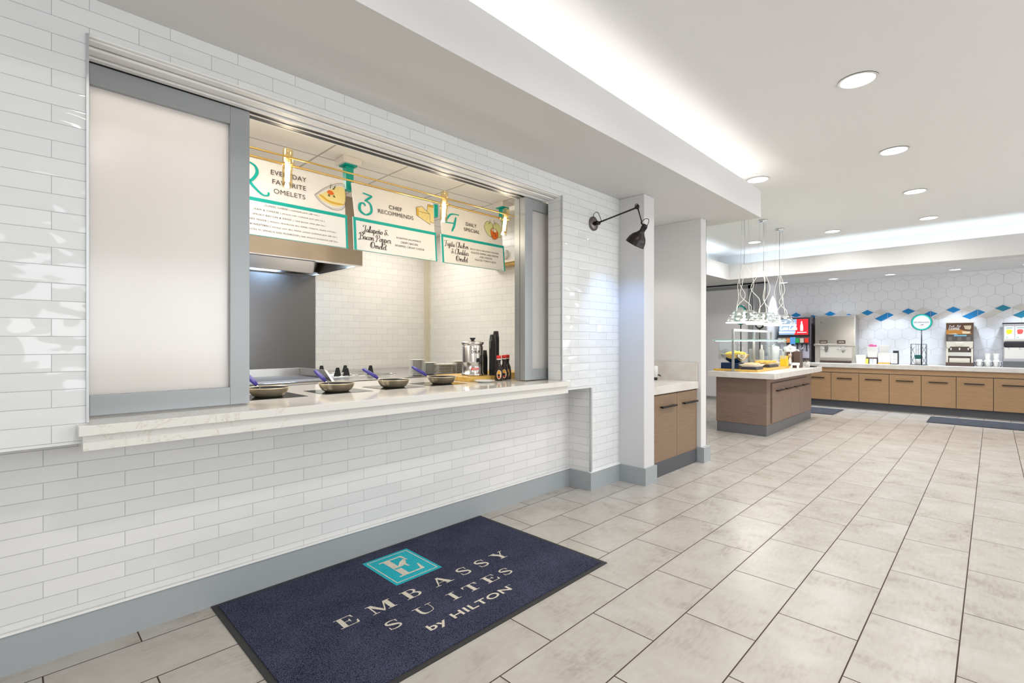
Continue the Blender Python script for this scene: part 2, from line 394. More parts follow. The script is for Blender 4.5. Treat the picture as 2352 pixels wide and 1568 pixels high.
# far soffit, its return on the left, and their troughs
m = MB()
m.box(-3.73, 4.6, 9.95, 9.98, 2.52, 2.78); m.box(-3.76, -3.73, YS, 9.98, 2.52, 2.78)
m.box(-7, 4.6, 9.95, 11.8, 2.48, 2.52); m.box(-7, -3.73, YS, 9.95, 2.48, 2.52)
m.box(-4.15, 4.6, 10.36, 10.42, 2.52, ZC+.1); m.box(-4.16, -4.1, YS, 10.42, 2.52, ZC+.1)
struct('ceiling', m, 'paint')
m = MB(); m.box(-7, 4.6, 10.28, 10.34, 2.455, 2.48); m.box(-7, 4.6, 10.42, 10.46, 2.465, 2.48); struct('trim_1', m, 'paint')

# upper tiled wall round the hatch
m = MB()
m.box(-2.56, XU, -4, .2, .873, 2.54); m.box(-2.56, XU, .2, 3.03, 2.402, 2.54)
m.box(-2.56, XU, 3.03, 3.42, .865, 2.54); m.box(-3.3, XU, 3.42, 3.855, 0, 2.54); m.box(-3.3, -2.70, 3.41, 3.42, 0, 2.54)
m.box(-2.65, -2.56, -4, .2, .873, .95); struct('wall_left', m, 'tile_up')
m = MB(); m.box(-2.8, XL, -4, 3.42, 0, .90); struct('wall_left', m, 'tile_low')
m = MB(); m.box(-2.638-.03, XU-.001, 3.408, 3.425, .15, .865); struct('wall_side', m, 'tile_low')
# baseboards
struct('baseboard_left', B(-2.652, -2.636, -4, 3.400, 0, .15), 'base')
m = MB(); m.poly([(-2.652, 3.400), (-2.405, 3.400), (-2.405, 3.842), (-2.145, 3.842), (-2.145, 4.045), (-2.18, 4.045), (-2.18, 3.87), (-2.44, 3.87), (-2.44, 3.43), (-2.652, 3.43)], T((0, 0, .15)), .15); struct('baseboard_left', m, 'base')
m = MB(); m.box(-2.22, -2.13, 5.012, 5.175, 0, .155); struct('baseboard_left', m, 'base', bevel=.002)
m = MB(); m.box(-2.425, -2.408, 3.405, 3.424, .155, .865); struct('trim_2', m, 'alu')
m = MB(); m.box(-2.425, -2.412, 3.024, 3.034, .95, 2.402); m.box(-2.425, -2.412, .196, .204, .95, 2.402); struct('trim_3', m, 'alu')
m = MB(); m.box(-2.64, -2.63, -4, 3.41, .15, .158); m.box(-2.43, -2.404, 3.40, 3.855, .15, .158); struct('trim_4', m, 'trimw')
# head of the hatch: grooved white lining and track
m = MB()
m.box(-2.60, XU-.001, .2, 3.03, 2.396, 2.402); m.box(-2.475, -2.435, .2, 3.03, 2.389, 2.396, bev=.003); m.box(-2.548, -2.492, .2, 3.03, 2.382, 2.396, bev=.006)
m.box(-2.586, -2.560, .2, 3.03, 2.376, 2.396); m.box(-2.652, -2.640, .2, 3.03, 2.384, 2.396); m.box(-2.712, -2.703, .2, 3.03, 2.388, 2.396); m.box(-2.712, -2.602, .2, 3.03, 2.396, 2.70)
struct('trim_5', m, 'trimw')
m = MB(); m.box(-2.640, -2.586, .2, 3.03, 2.388, 2.3955); m.box(-2.703, -2.652, .2, 3.03, 2.390, 2.3955); struct('trim_6', m, 'dark')

# white columns either side of the drinks alcove, alcove walls
m = MB(); m.box(-3.0, -2.165, 3.855, 4.032, 0, 2.54, bev=.006); struct('wall_column', m, 'greypaint')
m = MB(); m.box(-3.0, -2.17, 5.03, 5.16, 0, 2.54, bev=.004); struct('wall_column', m, 'paint')
m = MB(); m.box(-3.0, -2.86, 4.03, 5.04, 0, 2.54); struct('wall_alcove', m, 'paint')
m = MB(); m.box(-2.205, -2.172, 5.162, 5.168, .155, 2.54); struct('trim_7', m, 'black')

# kitchen shell
m = MB(); m.box(-5.85, -5.7, -1.5, 4.25, 0, 2.7); m.box(-5.7, -3.0, 4.11, 4.25, 0, 2.7); m.box(-3.3, -2.9, 3.86, 4.25, 0, 2.7); m.box(-5.85, -2.8, -1.65, -1.5, 0, 2.7); struct('wall_kitchen', m, 'tile_kit')
m = MB(); m.box(-2.8, -2.66, -1.5, .13, .873, 2.7); struct('wall_kitchen', m, 'paint')
def kceil():
    m = mat('ceiling_panels', (.80, .77, .72), .8); t = node(m, 'ShaderNodeTexCoord')
    mp = node(m, 'ShaderNodeMapping'); link(m, t.outputs['Object'], mp.inputs[0]); mp.inputs['Location'].default_value = (.1, -.425, 0)
    b = node(m, 'ShaderNodeTexBrick', offset=0, squash=1); link(m, mp.outputs[0], b.inputs['Vector'])
    for k, v in (('Scale', 1), ('Brick Width', 1.22), ('Row Height', .624), ('Mortar Size', .008), ('Mortar Smooth', 0)): b.inputs[k].default_value = v
    b.inputs['Color1'].default_value = b.inputs['Color2'].default_value = (.80, .77, .72, 1); b.inputs['Mortar'].default_value = (.45, .42, .37, 1); link(m, b.outputs[0], bsdf(m).inputs['Base Color']); return m
m = MB(); m.box(-5.85, -2.56, -1.65, 4.25, 2.70, 2.75); struct('ceiling', m, kceil())
m = MB(); m.box(-5.705, -5.66, 4.055, 4.10, .8, 2.7); m.box(-5.70, -5.63, 4.085, 4.112, .8, 2.7); struct('trim_8', m, mat('cream_corner_guard', (.66, .61, .47), .4))

# far room: hexagon tiled wall, return wall, partition, right side
def hexwall():
    m = MB(); Y = 11.75; w = .2087; cap = .052; sd = .132; row = cap+sd; mx = frame((0, Y-.004, 0), (1, 0, 0), (0, 0, 1))
    m.box(-3.5, 4.6, Y, Y+.15, 0, 2.52); g = .0016
    rng = random.Random(3)
    for j in range(0, 9):
        zc = 1.4005+row*(j-2); xo = -.073+(0 if j % 2 == 0 else w/2)
        for i in range(-16, 23):
            xc = xo+i*w
            if xc < -3.42 or xc > 4.4: continue
            a = sd/2-g*.6; b = w/2-g; t = sd/2+cap-g*1.2
            pts = [(-b, -a), (0, -t), (b, -a), (b, a), (0, t), (-b, a)]
            pts = [(xc+p[0], min(max(zc+p[1], 1.02), 2.48)) for p in pts]
            if len({round(p[1], 4) for p in pts}) < 3: continue
            m.mi = 1; m.poly(pts, mx, .004)
    mx2 = frame((0, Y-.0075, 0), (1, 0, 0), (0, 0, 1)); P3 = 3*w
    for k in range(-4, 6):
        c = -.5+k*P3
        if c < -3.3: continue
        col = 4 if k >= 1 else 2
        m.mi = col; m.poly([(c-.096, 1.822), (c, 1.768), (c+.1, 1.821), (c, 1.877)], mx2, .003)
        m.mi = 3; m.poly([(c+.115, 1.822), (c+.21, 1.768), (c+.31, 1.822), (c+.212, 1.877)], mx2, .003)
        m.mi = col
        m.poly([(c+.115, 1.70), (c+.212, 1.648), (c+.313, 1.704), (c+.313, 1.815)], mx2, .003)
        m.poly([(c+.319, 1.708), (c+.413, 1.763), (c+.319, 1.814)], mx2, .003)
        m.mi = 3; m.poly([(c+.35, 1.703), (c+.432, 1.648), (c+.624, 1.766), (c+.53, 1.815)], mx2, .003)
    m.mi = 5; m.box(-3.3, 4.4, Y-.02, Y, .84, 1.02)
    return m
hw = [mat('hex_grout', (.42, .41, .40), .7), mat('white_hex_tile', (.74, .73, .73), .3), mat('blue_tile', (.0, .20, .50), .25), mat('beige_tile', (.62, .59, .54), .3), mat('teal_blue_tile', (.0, .20, .32), .25), mat('white_splash', (.70, .70, .71), .3)]
struct('wall_back', hexwall(), hw)
m = MB(); m.box(-3.5, -3.3, 10.86, 11.8, 0, 2.49); struct('wall_back', m, 'greypaint')
m = MB(); m.box(-3.55, -3.30, 10.80, 10.86, 0, 2.49); struct('trim_9', m, mat('grey_pilaster', (.40, .40, .41), .5))
m = MB(); m.box(-7.1, -7, -4, 12, 0, ZC); struct('wall_outer', m, 'paint')
# unseen right and rear walls, their openings added to let fill light in
m = MB(); m.box(4.5, 4.6, -4, 12, 0, .9); m.box(4.5, 4.6, -4, 12, 2.5, ZC)
for y in (-4, -.2, 3.7, 7.6, 11.6): m.box(4.5, 4.6, y, y+.4, .9, 2.5)
struct('wall_right', m, 'paint')
for i, y in enumerate((.2, 4.1, 8.0)):
    m = MB(); 
    for a, b_, c_, d in ((y, y+3.5, .9, .95), (y, y+3.5, 2.45, 2.5), (y, y+.05, .9, 2.5), (y+3.45, y+3.5, .9, 2.5), (y+1.72, y+1.78, .9, 2.5)): m.box(4.52, 4.57, a, b_, c_, d)
    struct('window_%d' % (i+1), m, 'alu_flat')  # unseen frames, part of the openings added for fill light
m = MB(); m.box(-7, -1.2, -4.1, -4, 0, ZC); m.box(1.6, 4.6, -4.1, -4, 0, ZC); m.box(-1.2, 1.6, -4.1, -4, 2.4, ZC); struct('wall_front', m, 'paint')

# sliding partition at the far end
t = thing('partition_door', 'tall white sliding partition with grey frame closing the far end of the room', 'door', (-5, 10.8, 0)); t['kind'] = 'structure'; t.name = 'door_1'
m = MB(); m.box(-.6, 1.43, 0, .05, .0, .06); m.box(-.6, 1.43, 0, .05, 2.37, 2.44); m.box(1.34, 1.43, 0, .05, 0, 2.44); m.build('door_frame', 'alu_flat', t)
m = MB(); m.box(-.6, 1.34, .012, .035, .06, 2.37); m.build('door_panel', mat('satin_white_panel', (.80, .78, .80), .25), t)
B(-7, -3.3, 10.78, 10.86, 2.452, 2.48).build('trim_10', 'dark')['kind'] = 'structure'

# ================================================================ SERVICE COUNTER AND ITS THINGS
CT = .945
t = thing('service_counter', 'long white veined quartz counter sill running through the kitchen hatch', 'counter', (-2.4, 1.6, 0))
def sub(mb): # shift world coordinates into the local frame of a thing
    return mb
def part(mb, name, m, root, **k):
    """mesh written in world coordinates, parented to a thing standing at root.location"""
    o = mb.build(name, m, **k); o.parent = root; o.matrix_parent_inverse = Matrix.Identity(4)
    L = root.location
    R = Matrix.Rotation(-root.rotation_euler.z, 4, 'Z')
    o.data.transform(R @ T(-L)); return o
m = MB(); m.poly([(-2.345, .17), (-2.345, 3.045), (-2.562, 3.045), (-2.562, 3.40), (-3.5, 3.40), (-3.5, .14), (-2.562, .14), (-2.562, .17)], T((0, 0, CT)), .037); part(m, 'worktop', 'quartz', t, bevel=.002)
m = MB(); m.box(-2.648, -2.368, .183, 3.045, .850, .906); part(m, 'apron', 'quartz', t, bevel=.0015)
m = MB(); m.box(-3.48, -2.83, .15, 3.38, 0, .907); t = thing('undercounter_cabinet', 'stainless cabinet below the counter on the kitchen side', 'cabinet', (-3.1, 1.6, 0)); part(m, 'cabinet_body', 'ss', t)

# sliding panels of the hatch
def sliding(label, x, y0, y1, z1=2.375):
    t = thing('sliding_panel', label, 'sliding window', (x-.027, (y0+y1)/2, CT+.003), group='frosted sliding panels of the kitchen hatch')
    w = .086; z0 = CT+.006; a, b = x-.054, x
    m = MB(); m.box(a, b, y0, y0+w, z0, z1); part(m, 'stile', 'alu_flat', t, bevel=.0015)
    m = MB(); m.box(a, b, y1-w, y1, z0, z1); part(m, 'stile', 'alu_flat', t, bevel=.0015)
    m = MB(); m.box(a, b, y0+w, y1-w, z0, z0+.083); part(m, 'bottom_rail', 'alu_flat', t, bevel=.0015)
    m = MB(); m.box(a, b, y0+w, y1-w, z1-.083, z1); part(m, 'top_rail', 'alu_flat', t, bevel=.0015)
    m = MB(); m.box(x-.034, x-.026, y0+w-.005, y1-w+.005, z0+.08, z1-.08); part(m, 'frosted_pane', 'frost', t)
    return t
sliding('wide frosted panel in grey frame at the near end of the hatch', -2.598, .135, .817)
sliding('frosted panel in grey frame at the far end of the hatch, front track', -2.588, 2.786, 3.40)
sliding('frosted panel edge behind the front one beside the syrup bottles', -2.650, 2.790, 3.39)

def cooktop(y0, lab):
    o = B(-3.05, -2.745, y0, y0+.305, CT, CT+.002).build('induction_cooktop', 'glasstop'); tag(o, lab, 'cooktop', 'black glass induction plates set in the counter'); return o
PY = (1.004, 1.402, 1.803, 2.209); CY = (.862, 1.268, 1.664, 2.03)
for y, l in zip(CY, ('black glass cooktop plate under the pan beside the wide frosted panel', 'black glass cooktop plate under the second pan from the wide frosted panel', 'black glass cooktop plate under the third pan from the wide frosted panel', 'black glass cooktop plate under the pan nearest the small white plate')): cooktop(y, l)
def pan():
    t = thing('frying_pan', 'x', 'frying pan', (0, 0, 0))
    m = MB(); m.lathe([(0, .0), (.068, 0), (.082, .008), (.098, .028), (.1055, .047), (.108, .050), (.105, .051), (.0955, .030), (.080, .011), (.066, .005)], 40); m.build('pan_body', mat('pan_aluminium', (.82, .70, .50), .36, .85), t)
    m = MB(); m.lathe([(0, .0045), (.066, .0055), (.080, .0115), (.096, .031), (.1035, .048)], 40, T((0, 0, .0008))); m.build('nonstick_lining', mat('nonstick', (.03, .03, .033), .35), t)
    m = MB(); m.tube([(-.095, 0, .036), (-.13, 0, .048), (-.16, 0, .062)], [.006, .005, .005], 8); m.build('handle_bracket', 'steel', t)
    m = MB(); q = MB(); q.tube([(-.14, 0, .053), (-.17, 0, .070), (-.22, 0, .090), (-.27, 0, .112), (-.275, 0, .114)], [.008, .0125, .0125, .0105, .004], 10)
    for v in q.b.verts: v.co.y *= 1.25
    q.build('handle_sleeve', 'blue_sil', t); m.b.free()
    return t
p0 = pan()
pl = ('steel frying pan with blue handle half hidden by the wide frosted panel', 'steel frying pan with blue handle pointing at the griddle guard', 'steel frying pan with blue handle third from the wide frosted panel', 'steel frying pan with blue handle nearest the small white plate')
for i, (y, l, a) in enumerate(zip(PY, pl, (.0, -.12, -.35, -.35))):
    o = p0 if i == 0 else dup(p0, (0, 0, 0)); o.location = (-2.882, y, CT+.0025); o.rotation_euler = (0, 0, a*0+[.12, .05, .30, .30][i]); o['label'] = l; o['group'] = 'frying pans on the induction plates'
# small control marks
t = thing('saucer_plate', 'small white plate lying on the counter in front of the wooden board', 'plate', (-2.742, 2.503, CT))
m = MB(); m.lathe([(0, 0), (.045, 0), (.05, .003), (.078, .014), (.081, .0155), (.079, .017), (.05, .007), (0, .005)], 40); m.build('plate_body', 'white', t); 

def board(x0, x1, y0, y1, z, h, lab, g=None):
    o = B(x0, x1, y0, y1, z, z+h, bev=.004).build('wooden_board', 'board'); return tag(o, lab, 'board', g)
board(-3.27, -2.846, 2.44, 2.84, CT, .036, 'thick bamboo board under the hot syrup dispenser')
board(-3.25, -2.86, 2.935, 3.2, CT, .05, 'wooden block standing behind the syrup bottles')

# hot syrup dispenser
def dispenser():
    t = thing('syrup_dispenser', 'stainless hot syrup dispenser with black tap and lid knob on bamboo board', 'dispenser', (-2.985, 2.595, .9815))
    m = MB(); m.lathe([(0, 0), (.088, 0), (.090, .004), (.090, .016), (.084, .020), (.084, .105), (.0855, .107), (.084, .110), (.084, .232), (.080, .238), (.079, .244), (.088, .248), (.088, .256)], 48); m.build('dispenser_body', 'ssv', t)
    m = MB(); m.lathe([(.091, .256), (.092, .262), (.088, .268), (.03, .276), (0, .277)], 48); m.build('lid', 'steel', t)
    m = MB(); m.lathe([(0, .276), (.012, .276), (.012, .28), (.024, .298), (.024, .302), (0, .302)], 20); m.build('lid_knob', 'dark', t)
    a = math.radians(-10); R = Matrix.Rotation(a, 4, 'Z')
    m = MB(); m.cyl((.082, 0, .125), (.095, 0, .125), .016); m.cyl((.095, 0, .125), (.118, 0, .125), .008); m.cyl((.118, 0, .145), (.118, 0, .095), .009); m.tube([(.118, 0, .14), (.122, 0, .160), (.135, .0, .168), (.150, 0, .166)], .0045, 8)
    for v in m.b.verts: v.co = R @ v.co
    m.build('tap', 'dark', t)
    def wrap(m, off=.0006):
        for v in m.b.verts: # flat letters (x along the arc, y up) onto the drum
            th = v.co.x/.084; v.co = Vector(((.084+off)*math.cos(th), (.084+off)*math.sin(th), v.co.y))
        return m
    m = MB(); m.text('Hot', .028, .016, T((-.055, .207, 0)), .012, .25); m.text('SYRUP', .070, .024, T((-.068, .178, 0)), .03, 0); wrap(m).build('lettering', 'blk', t)
    m = MB(); n = 10; pts = [(-.075+.065*i/n, .048) for i in range(n+1)]+[(-.004+-.065*0, .066)]+[(-.01-.055*i/n, .068) for i in range(n+1)]
    m = MB()
    for i in range(10): m.poly([(-.075+.0062*i+.0, .047), (-.075+.0062*(i+1), .047), (-.069+.0062*(i+1), .066), (-.069+.0062*i, .066)])
    wrap(m, .0004).build('brand_plate', mat('red_brand_plate', (.70, .05, .03), .4), t)
    m = MB(); m.text('GEORGIA', .046, .009, T((-.062, .052, 0)), .02); wrap(m, .0008).build('plate_lettering', 'whl', t)
dispenser()
# stacks of black cups
cup = MB(); cup.lathe([(.0, .0), (.0215, 0), (.028, .055), (.0295, .056), (.0285, .058), (.026, .056), (.020, .004), (0, .004)], 24); cup = cup.build('portion_cup', mat('black_cup', (.018, .018, .02), .22)); first = [True]
def cups(x, y, z, n, lab, up=True, dz=.0075):
    for k in range(n):
        o = cup if first[0] else cup.copy()
        if not first[0]: C.objects.link(o)
        first[0] = False; o.location = (x, y, z+.058+k*dz); o.rotation_euler = (PI, 0, k*.9); tag(o, lab, 'cup', lab.replace('black plastic cup in', 'cups in'))
cups(-2.885, 2.72, CT+.036, 37, 'black plastic cup in the tall front stack beside the dispenser')
cups(-2.93, 2.80, CT+.036, 41, 'black plastic cup in the tallest stack behind the syrup bottles')
cups(-3.00, 2.735, CT+.036, 20, 'black plastic cup in the short stack close behind the dispenser tap')
# syrup bottles
def bottle():
    t = thing('syrup_bottle', 'x', 'bottle', (0, 0, 0)); pr = [(0, 0), (.030, 0), (.033, .006), (.033, .05), (.028, .10), (.017, .125), (.0145, .135), (.0145, .155), (.018, .158), (.018, .172), (.016, .174)]
    q = MB(); q.lathe(pr, 28)
    for v in q.b.verts: v.co.x *= .78
    q.build('bottle_body', mat('dark_syrup', (.018, .006, .004), .08, coat=.5), t)
    q = MB(); q.lathe([(0, .174), (.0185, .174), (.0185, .197), (.016, .199), (0, .199)], 20); q.build('cap', 'red', t)
    q = MB(); q.lathe([(.0175, .166), (.018, .168), (.0178, .174)], 20); q.build('white_collar', 'white', t)
    q = MB(); n = 18; L = []
    for i in range(n): a = 2*PI*i/n; L.append((.019*math.cos(a), .050+.036*math.sin(a)))
    q.poly(L); q.mi = 1; q.poly([(.013*math.cos(2*PI*i/12), .066+.013*math.sin(2*PI*i/12)) for i in range(12)], T((0, 0, .0002))); q.mi = 2; q.poly([(-.017, .042), (.017, .046), (.017, .056), (-.017, .05)], T((0, 0, .0003))); q.poly([(-.012, .024), (.012, .022), (.010, .034), (-.010, .034)], T((0, 0, .0003)))
    for v in q.b.verts:
        y, z, e = v.co.x, v.co.y, v.co.z; r = .0335 if z < .05 else .0335-(z-.05)*.1
        th = y/.033; v.co = Vector(((r*.78+.0006+e)*math.cos(th), (r+.0006+e)*math.sin(th), z))
    q.build('bottle_label', [mat('cream_label', (.85, .70, .42), .5), mat('orange_label', (.80, .33, .03), .5), mat('red_label', (.72, .06, .02), .5)], t); return t
b0 = bottle()
for i, (x, y, l) in enumerate(((-2.770, 2.680, 'brown syrup bottle with red cap and full label showing, beside the small plate'), (-2.82, 2.788, 'brown syrup bottle with red cap, middle one of the three'), (-2.87, 2.875, 'brown syrup bottle with red cap beside the grey sliding panel'))):
    o = b0 if i == 0 else dup(b0, (0, 0, 0)); o.location = (x, y, CT); o.rotation_euler = (0, 0, -.72); o['label'] = l; o['group'] = 'pancake syrup bottles on the counter'

# ---------------------------------------------------------------- equipment on the back line of the kitchen
t = thing('equipment_stand', 'long stainless work table along the kitchen back wall', 'work table', (-4.9, 2, 0))
m = MB(); m.box(-5.68, -4.1, -1.2, 4.09, .875, .905); part(m, 'table_top', 'ss', t, bevel=.004)
m = MB(); m.box(-5.6, -4.2, -1.1, 4.0, 0, .875); part(m, 'cabinet_base', 'steeld', t)
t = thing('flat_griddle', 'stainless flat top griddle with tall splash guards behind the counter', 'griddle', (-4.5, 1.4, .905))
m = MB(); m.box(-4.80, -4.22, .6, 1.93, .9055, .93); part(m, 'cooking_plate', mat('griddle_plate', (.30, .30, .32), .35, 1), t)
m = MB(); m.box(-4.83, -4.80, .6, 1.96, .905, 1.0, bev=.004); part(m, 'rear_guard', 'ss', t)
m = MB(); q = [(-4.80, .905), (-4.12, .905), (-4.27, 1.0), (-4.80, 1.0)]; m.poly(q, frame((0, 1.96, 0), (1, 0, 0), (0, 0, 1)), .02); part(m, 'side_guard', 'ss', t)
m = MB(); m.box(-4.22, -4.11, .6, 1.93, .9055, .920, bev=.004); part(m, 'front_rail', 'chrome', t)
t = thing('wire_rack', 'low chrome rack with black wedge feet standing right of the griddle', 'rack', (-4.6, 2.35, .905), group=None); t['label'] = 'low chrome rod rack with dark wedge stops beyond the griddle guard'
m = MB()
for x in (-4.95, -4.8, -4.65, -4.5, -4.35): m.tube([(x, 2.02, .925), (x, 2.75, .925)], .005, 6)
for y in (2.02, 2.75): m.tube([(-4.97, y, .92), (-4.33, y, .92)], .005, 6)
part(m, 'rods', 'chrome', t)
for x, y, h in ((-4.95, 2.24, .09), (-4.95, 2.50, .085), (-4.45, 2.17, .09), (-4.40, 2.235, .085), (-4.42, 2.50, .10)):
    m = MB(); m.poly([(-.035, 0), (.035, 0), (.016, h), (-.012, h)], frame((x, y, .915), (.5, .86, 0), (0, 0, 1)), .03); part(m, 'wedge_stop', 'dark', t)
# plates: every plate of the four stacks
pm = MB(); pm.lathe([(0, 0), (.5, 0), (.56, .035), (.95, .10), (1, .115), (.985, .125), (.9, .11), (.55, .05), (0, .04)], 36)
base_plate = pm.build('dinner_plate', 'white'); firstp = [True]
def plates(x, y, z, r, n, dz, lab, m='white'):
    for k in range(n):
        o = base_plate if firstp[0] else base_plate.copy()
        if not firstp[0]: C.objects.link(o)
        elif m != 'white': pass
        firstp[0] = False; o.location = (x, y, z+k*dz); o.scale = (r, r, .10 if r < .1 else .11); tag(o, lab, 'plate', lab.replace('round', 'stacked'))
        if m != 'white':
            if not hasattr(plates, 'm2'): plates.m2 = base_plate.data.copy(); plates.m2.materials[0] = M[m]
            o.data = plates.m2
plates(-4.2, 2.905, .906, .081, 17, .0095, 'small round white plate in the tall stack at the kitchen corner')
plates(-4.28, 3.115, .906, .078, 13, .0095, 'small round white plate in the short stack second from the corner')
plates(-4.2, 3.26, .906, .128, 9, .0118, 'large round cream plate in the stack behind the bamboo board', 'plate2')
plates(-4.22, 3.52, .906, .125, 11, .0118, 'large round cream plate in the stack hidden behind the syrup dispenser', 'plate2')

# hood
t = thing('range_hood', 'brown stainless extraction hood with blue lit filters over the griddle', 'hood', (-5.1, 1.2, 2.03))
m = MB(); m.box(-4.63, -4.60, -1.2, 2.512, 2.03, 2.70); m.box(-5.69, -4.63, 2.49, 2.512, 2.03, 2.70); part(m, 'canopy', 'hood', t)
m = MB(); m.box(-4.66, -4.602, -1.2, 2.510, 2.020, 2.0295); m.box(-5.64, -4.66, 2.46, 2.510, 2.020, 2.0295); m.box(-5.69, -5.64, -1.2, 2.51, 2.020, 2.06); part(m, 'drip_lip', 'chrome', t)
m = MB(); m.poly([(-5.66, 2.045), (-5.30, 2.33), (-5.28, 2.33), (-5.62, 2.045)], frame((0, -1.15, 0), (1, 0, 0), (0, 0, 1)), 3.6); part(m, 'filter_bank', 'ssv', t)
m = MB(); m.box(-5.3, -4.63, -1.2, 2.49, 2.33, 2.35); part(m, 'inner_roof', 'steeld', t)
tag(B(-5.698, -5.69, -1.2, 2.505, .905, 2.03).build('steel_wall_sheet', 'panel_ss'), 'dull grey stainless sheet covering the wall behind the griddle', 'wall panel')
t = thing('wall_dispenser', 'small white wall mounted dispenser high on the tiled kitchen wall beside the last menu board', 'dispenser', (-4.07, 4.11, 2.22))
m = MB(); m.box(-4.25, -3.85, 4.05, 4.108, 2.18, 2.36, bev=.01); part(m, 'casing', 'white', t)
m = MB(); m.cyl((-4.07, 4.05, 2.27), (-4.07, 4.02, 2.27), .055, .05, 24); part(m, 'round_cover', 'white', t)
m = MB(); m.cyl((-4.07, 4.02, 2.28), (-4.07, 4.012, 2.28), .014, .014, 12); part(m, 'knob', 'steel', t)
m = MB(); m.box(-4.3, -3.8, 3.98, 4.108, 2.13, 2.15); part(m, 'shelf', 'brass', t)

# ================================================================ LETTER SHAPES
GL = {
'a': (.46, [[(.36, .38), (.2, .45), (.05, .25), (.1, .02), (.24, .05), (.36, .4), (.34, .1), (.40, .0), (.5, .12)]]),
'b': (.42, [[(.05, .9), (.06, .0), (.25, .0), (.36, .2), (.28, .42), (.08, .3)]]),
'c': (.36, [[(.33, .36), (.22, .45), (.06, .28), (.1, .03), (.25, 0), (.4, .14)]]),
'd': (.46, [[(.36, .38), (.2, .45), (.05, .25), (.1, .02), (.24, .05), (.36, .4), (.42, .98), (.35, .1), (.42, .0), (.5, .12)]]),
'e': (.36, [[(.06, .2), (.3, .28), (.28, .43), (.14, .42), (.05, .2), (.14, 0), (.28, .02), (.42, .14)]]),
'h': (.46, [[(.0, .1), (.2, .6), (.2, .95), (.1, .9), (.07, .5), (.06, .0)], [(.06, .22), (.2, .45), (.32, .36), (.31, .06), (.38, 0), (.48, .12)]]),
'i': (.24, [[(.02, .35), (.1, .45), (.08, .08), (.16, 0), (.26, .12)], [(.12, .62), (.14, .68)]]),
'j': (.24, [[(.02, .35), (.12, .45), (.1, -.2), (.0, -.38), (-.1, -.25), (.2, .08)], [(.14, .62), (.16, .68)]]),
'k': (.44, [[(.0, .1), (.2, .6), (.2, .95), (.1, .9), (.07, .5), (.06, .0)], [(.07, .2), (.28, .45), (.28, .3), (.1, .22), (.28, .02), (.46, .12)]]),
'l': (.25, [[(.0, .1), (.18, .6), (.2, .95), (.1, .93), (.06, .5), (.08, .05), (.16, 0), (.28, .12)]]),
'm': (.66, [[(.02, .40), (.08, .42), (.07, 0)], [(.08, .22), (.2, .45), (.29, .38), (.28, 0)], [(.29, .22), (.42, .45), (.52, .36), (.51, .08), (.58, 0), (.68, .12)]]),
'n': (.44, [[(.02, .40), (.08, .42), (.07, 0)], [(.08, .22), (.2, .45), (.31, .38), (.3, .08), (.37, 0), (.46, .12)]]),
'ñ': (.44, [[(.02, .40), (.08, .42), (.07, 0)], [(.08, .22), (.2, .45), (.31, .38), (.3, .08), (.37, 0), (.46, .12)], [(.04, .6), (.14, .68), (.24, .6), (.34, .68)]]),
'o': (.40, [[(.2, .45), (.05, .3), (.08, .04), (.2, 0), (.34, .15), (.32, .38), (.2, .45), (.3, .36), (.44, .40)]]),
'p': (.42, [[(.02, .4), (.1, .47), (.07, -.4)], [(.08, .22), (.2, .45), (.35, .32), (.32, .05), (.2, -.02), (.09, .08), (.3, .02), (.44, .12)]]),
'r': (.34, [[(.02, .40), (.1, .52), (.14, .40), (.26, .42), (.24, .08), (.3, 0), (.38, .12)]]),
's': (.34, [[(.0, .08), (.2, .5), (.28, .2), (.18, .0), (.05, .06), (.3, .06), (.38, .12)]]),
't': (.26, [[(.12, .85), (.07, .1), (.16, 0), (.28, .12)], [(-.04, .55), (.3, .6)]]),
'J': (.62, [[(.1, .7), (.05, .88), (.3, .98), (.62, .92)], [(.45, .94), (.42, .3), (.3, -.3), (.08, -.3), (.06, -.1), (.3, .1), (.6, .15)]]),
'B': (.70, [[(.22, .9), (.18, .0), (.05, -.15), (-.08, .0)], [(-.02, .7), (.12, .95), (.5, 1.0), (.62, .8), (.5, .55), (.3, .5), (.6, .45), (.66, .15), (.45, -.05), (.2, .05)]]),
'P': (.62, [[(.26, .88), (.22, .2), (.12, -.12), (-.02, -.02)], [(.0, .6), (.1, .92), (.45, 1.0), (.64, .78), (.5, .5), (.3, .45)]]),
'O': (.78, [[(.4, .98), (.12, .75), (.08, .25), (.35, -.05), (.64, .2), (.66, .7), (.4, .98)], [(.28, .92), (.22, .45), (.35, .1)]]),
'F': (.62, [[(-.05, .75), (.05, .92), (.35, .9), (.75, .98)], [(.38, .9), (.34, .2), (.22, -.12), (.08, -.02)], [(.18, .45), (.55, .5)]]),
'C': (.62, [[(.58, .78), (.5, .98), (.2, .85), (.06, .35), (.25, -.03), (.48, .05), (.62, .2)]]),
'H': (.80, [[(.0, .8), (.15, .98), (.2, .5), (.12, .0)], [(.65, .98), (.56, .5), (.56, .05), (.7, .0), (.84, .12)], [(.05, .42), (.4, .55), (.68, .52)]]),
'&': (.60, [[(.5, .7), (.3, .85), (.15, .65), (.4, .35), (.2, .0), (.05, .2), (.25, .4), (.5, .2), (.75, .0)]]),
'-': (.35, [[(.05, .3), (.25, .33)]]), ' ': (.28, []), '·': (.3, [[(.1, .25), (.16, .3)]])}
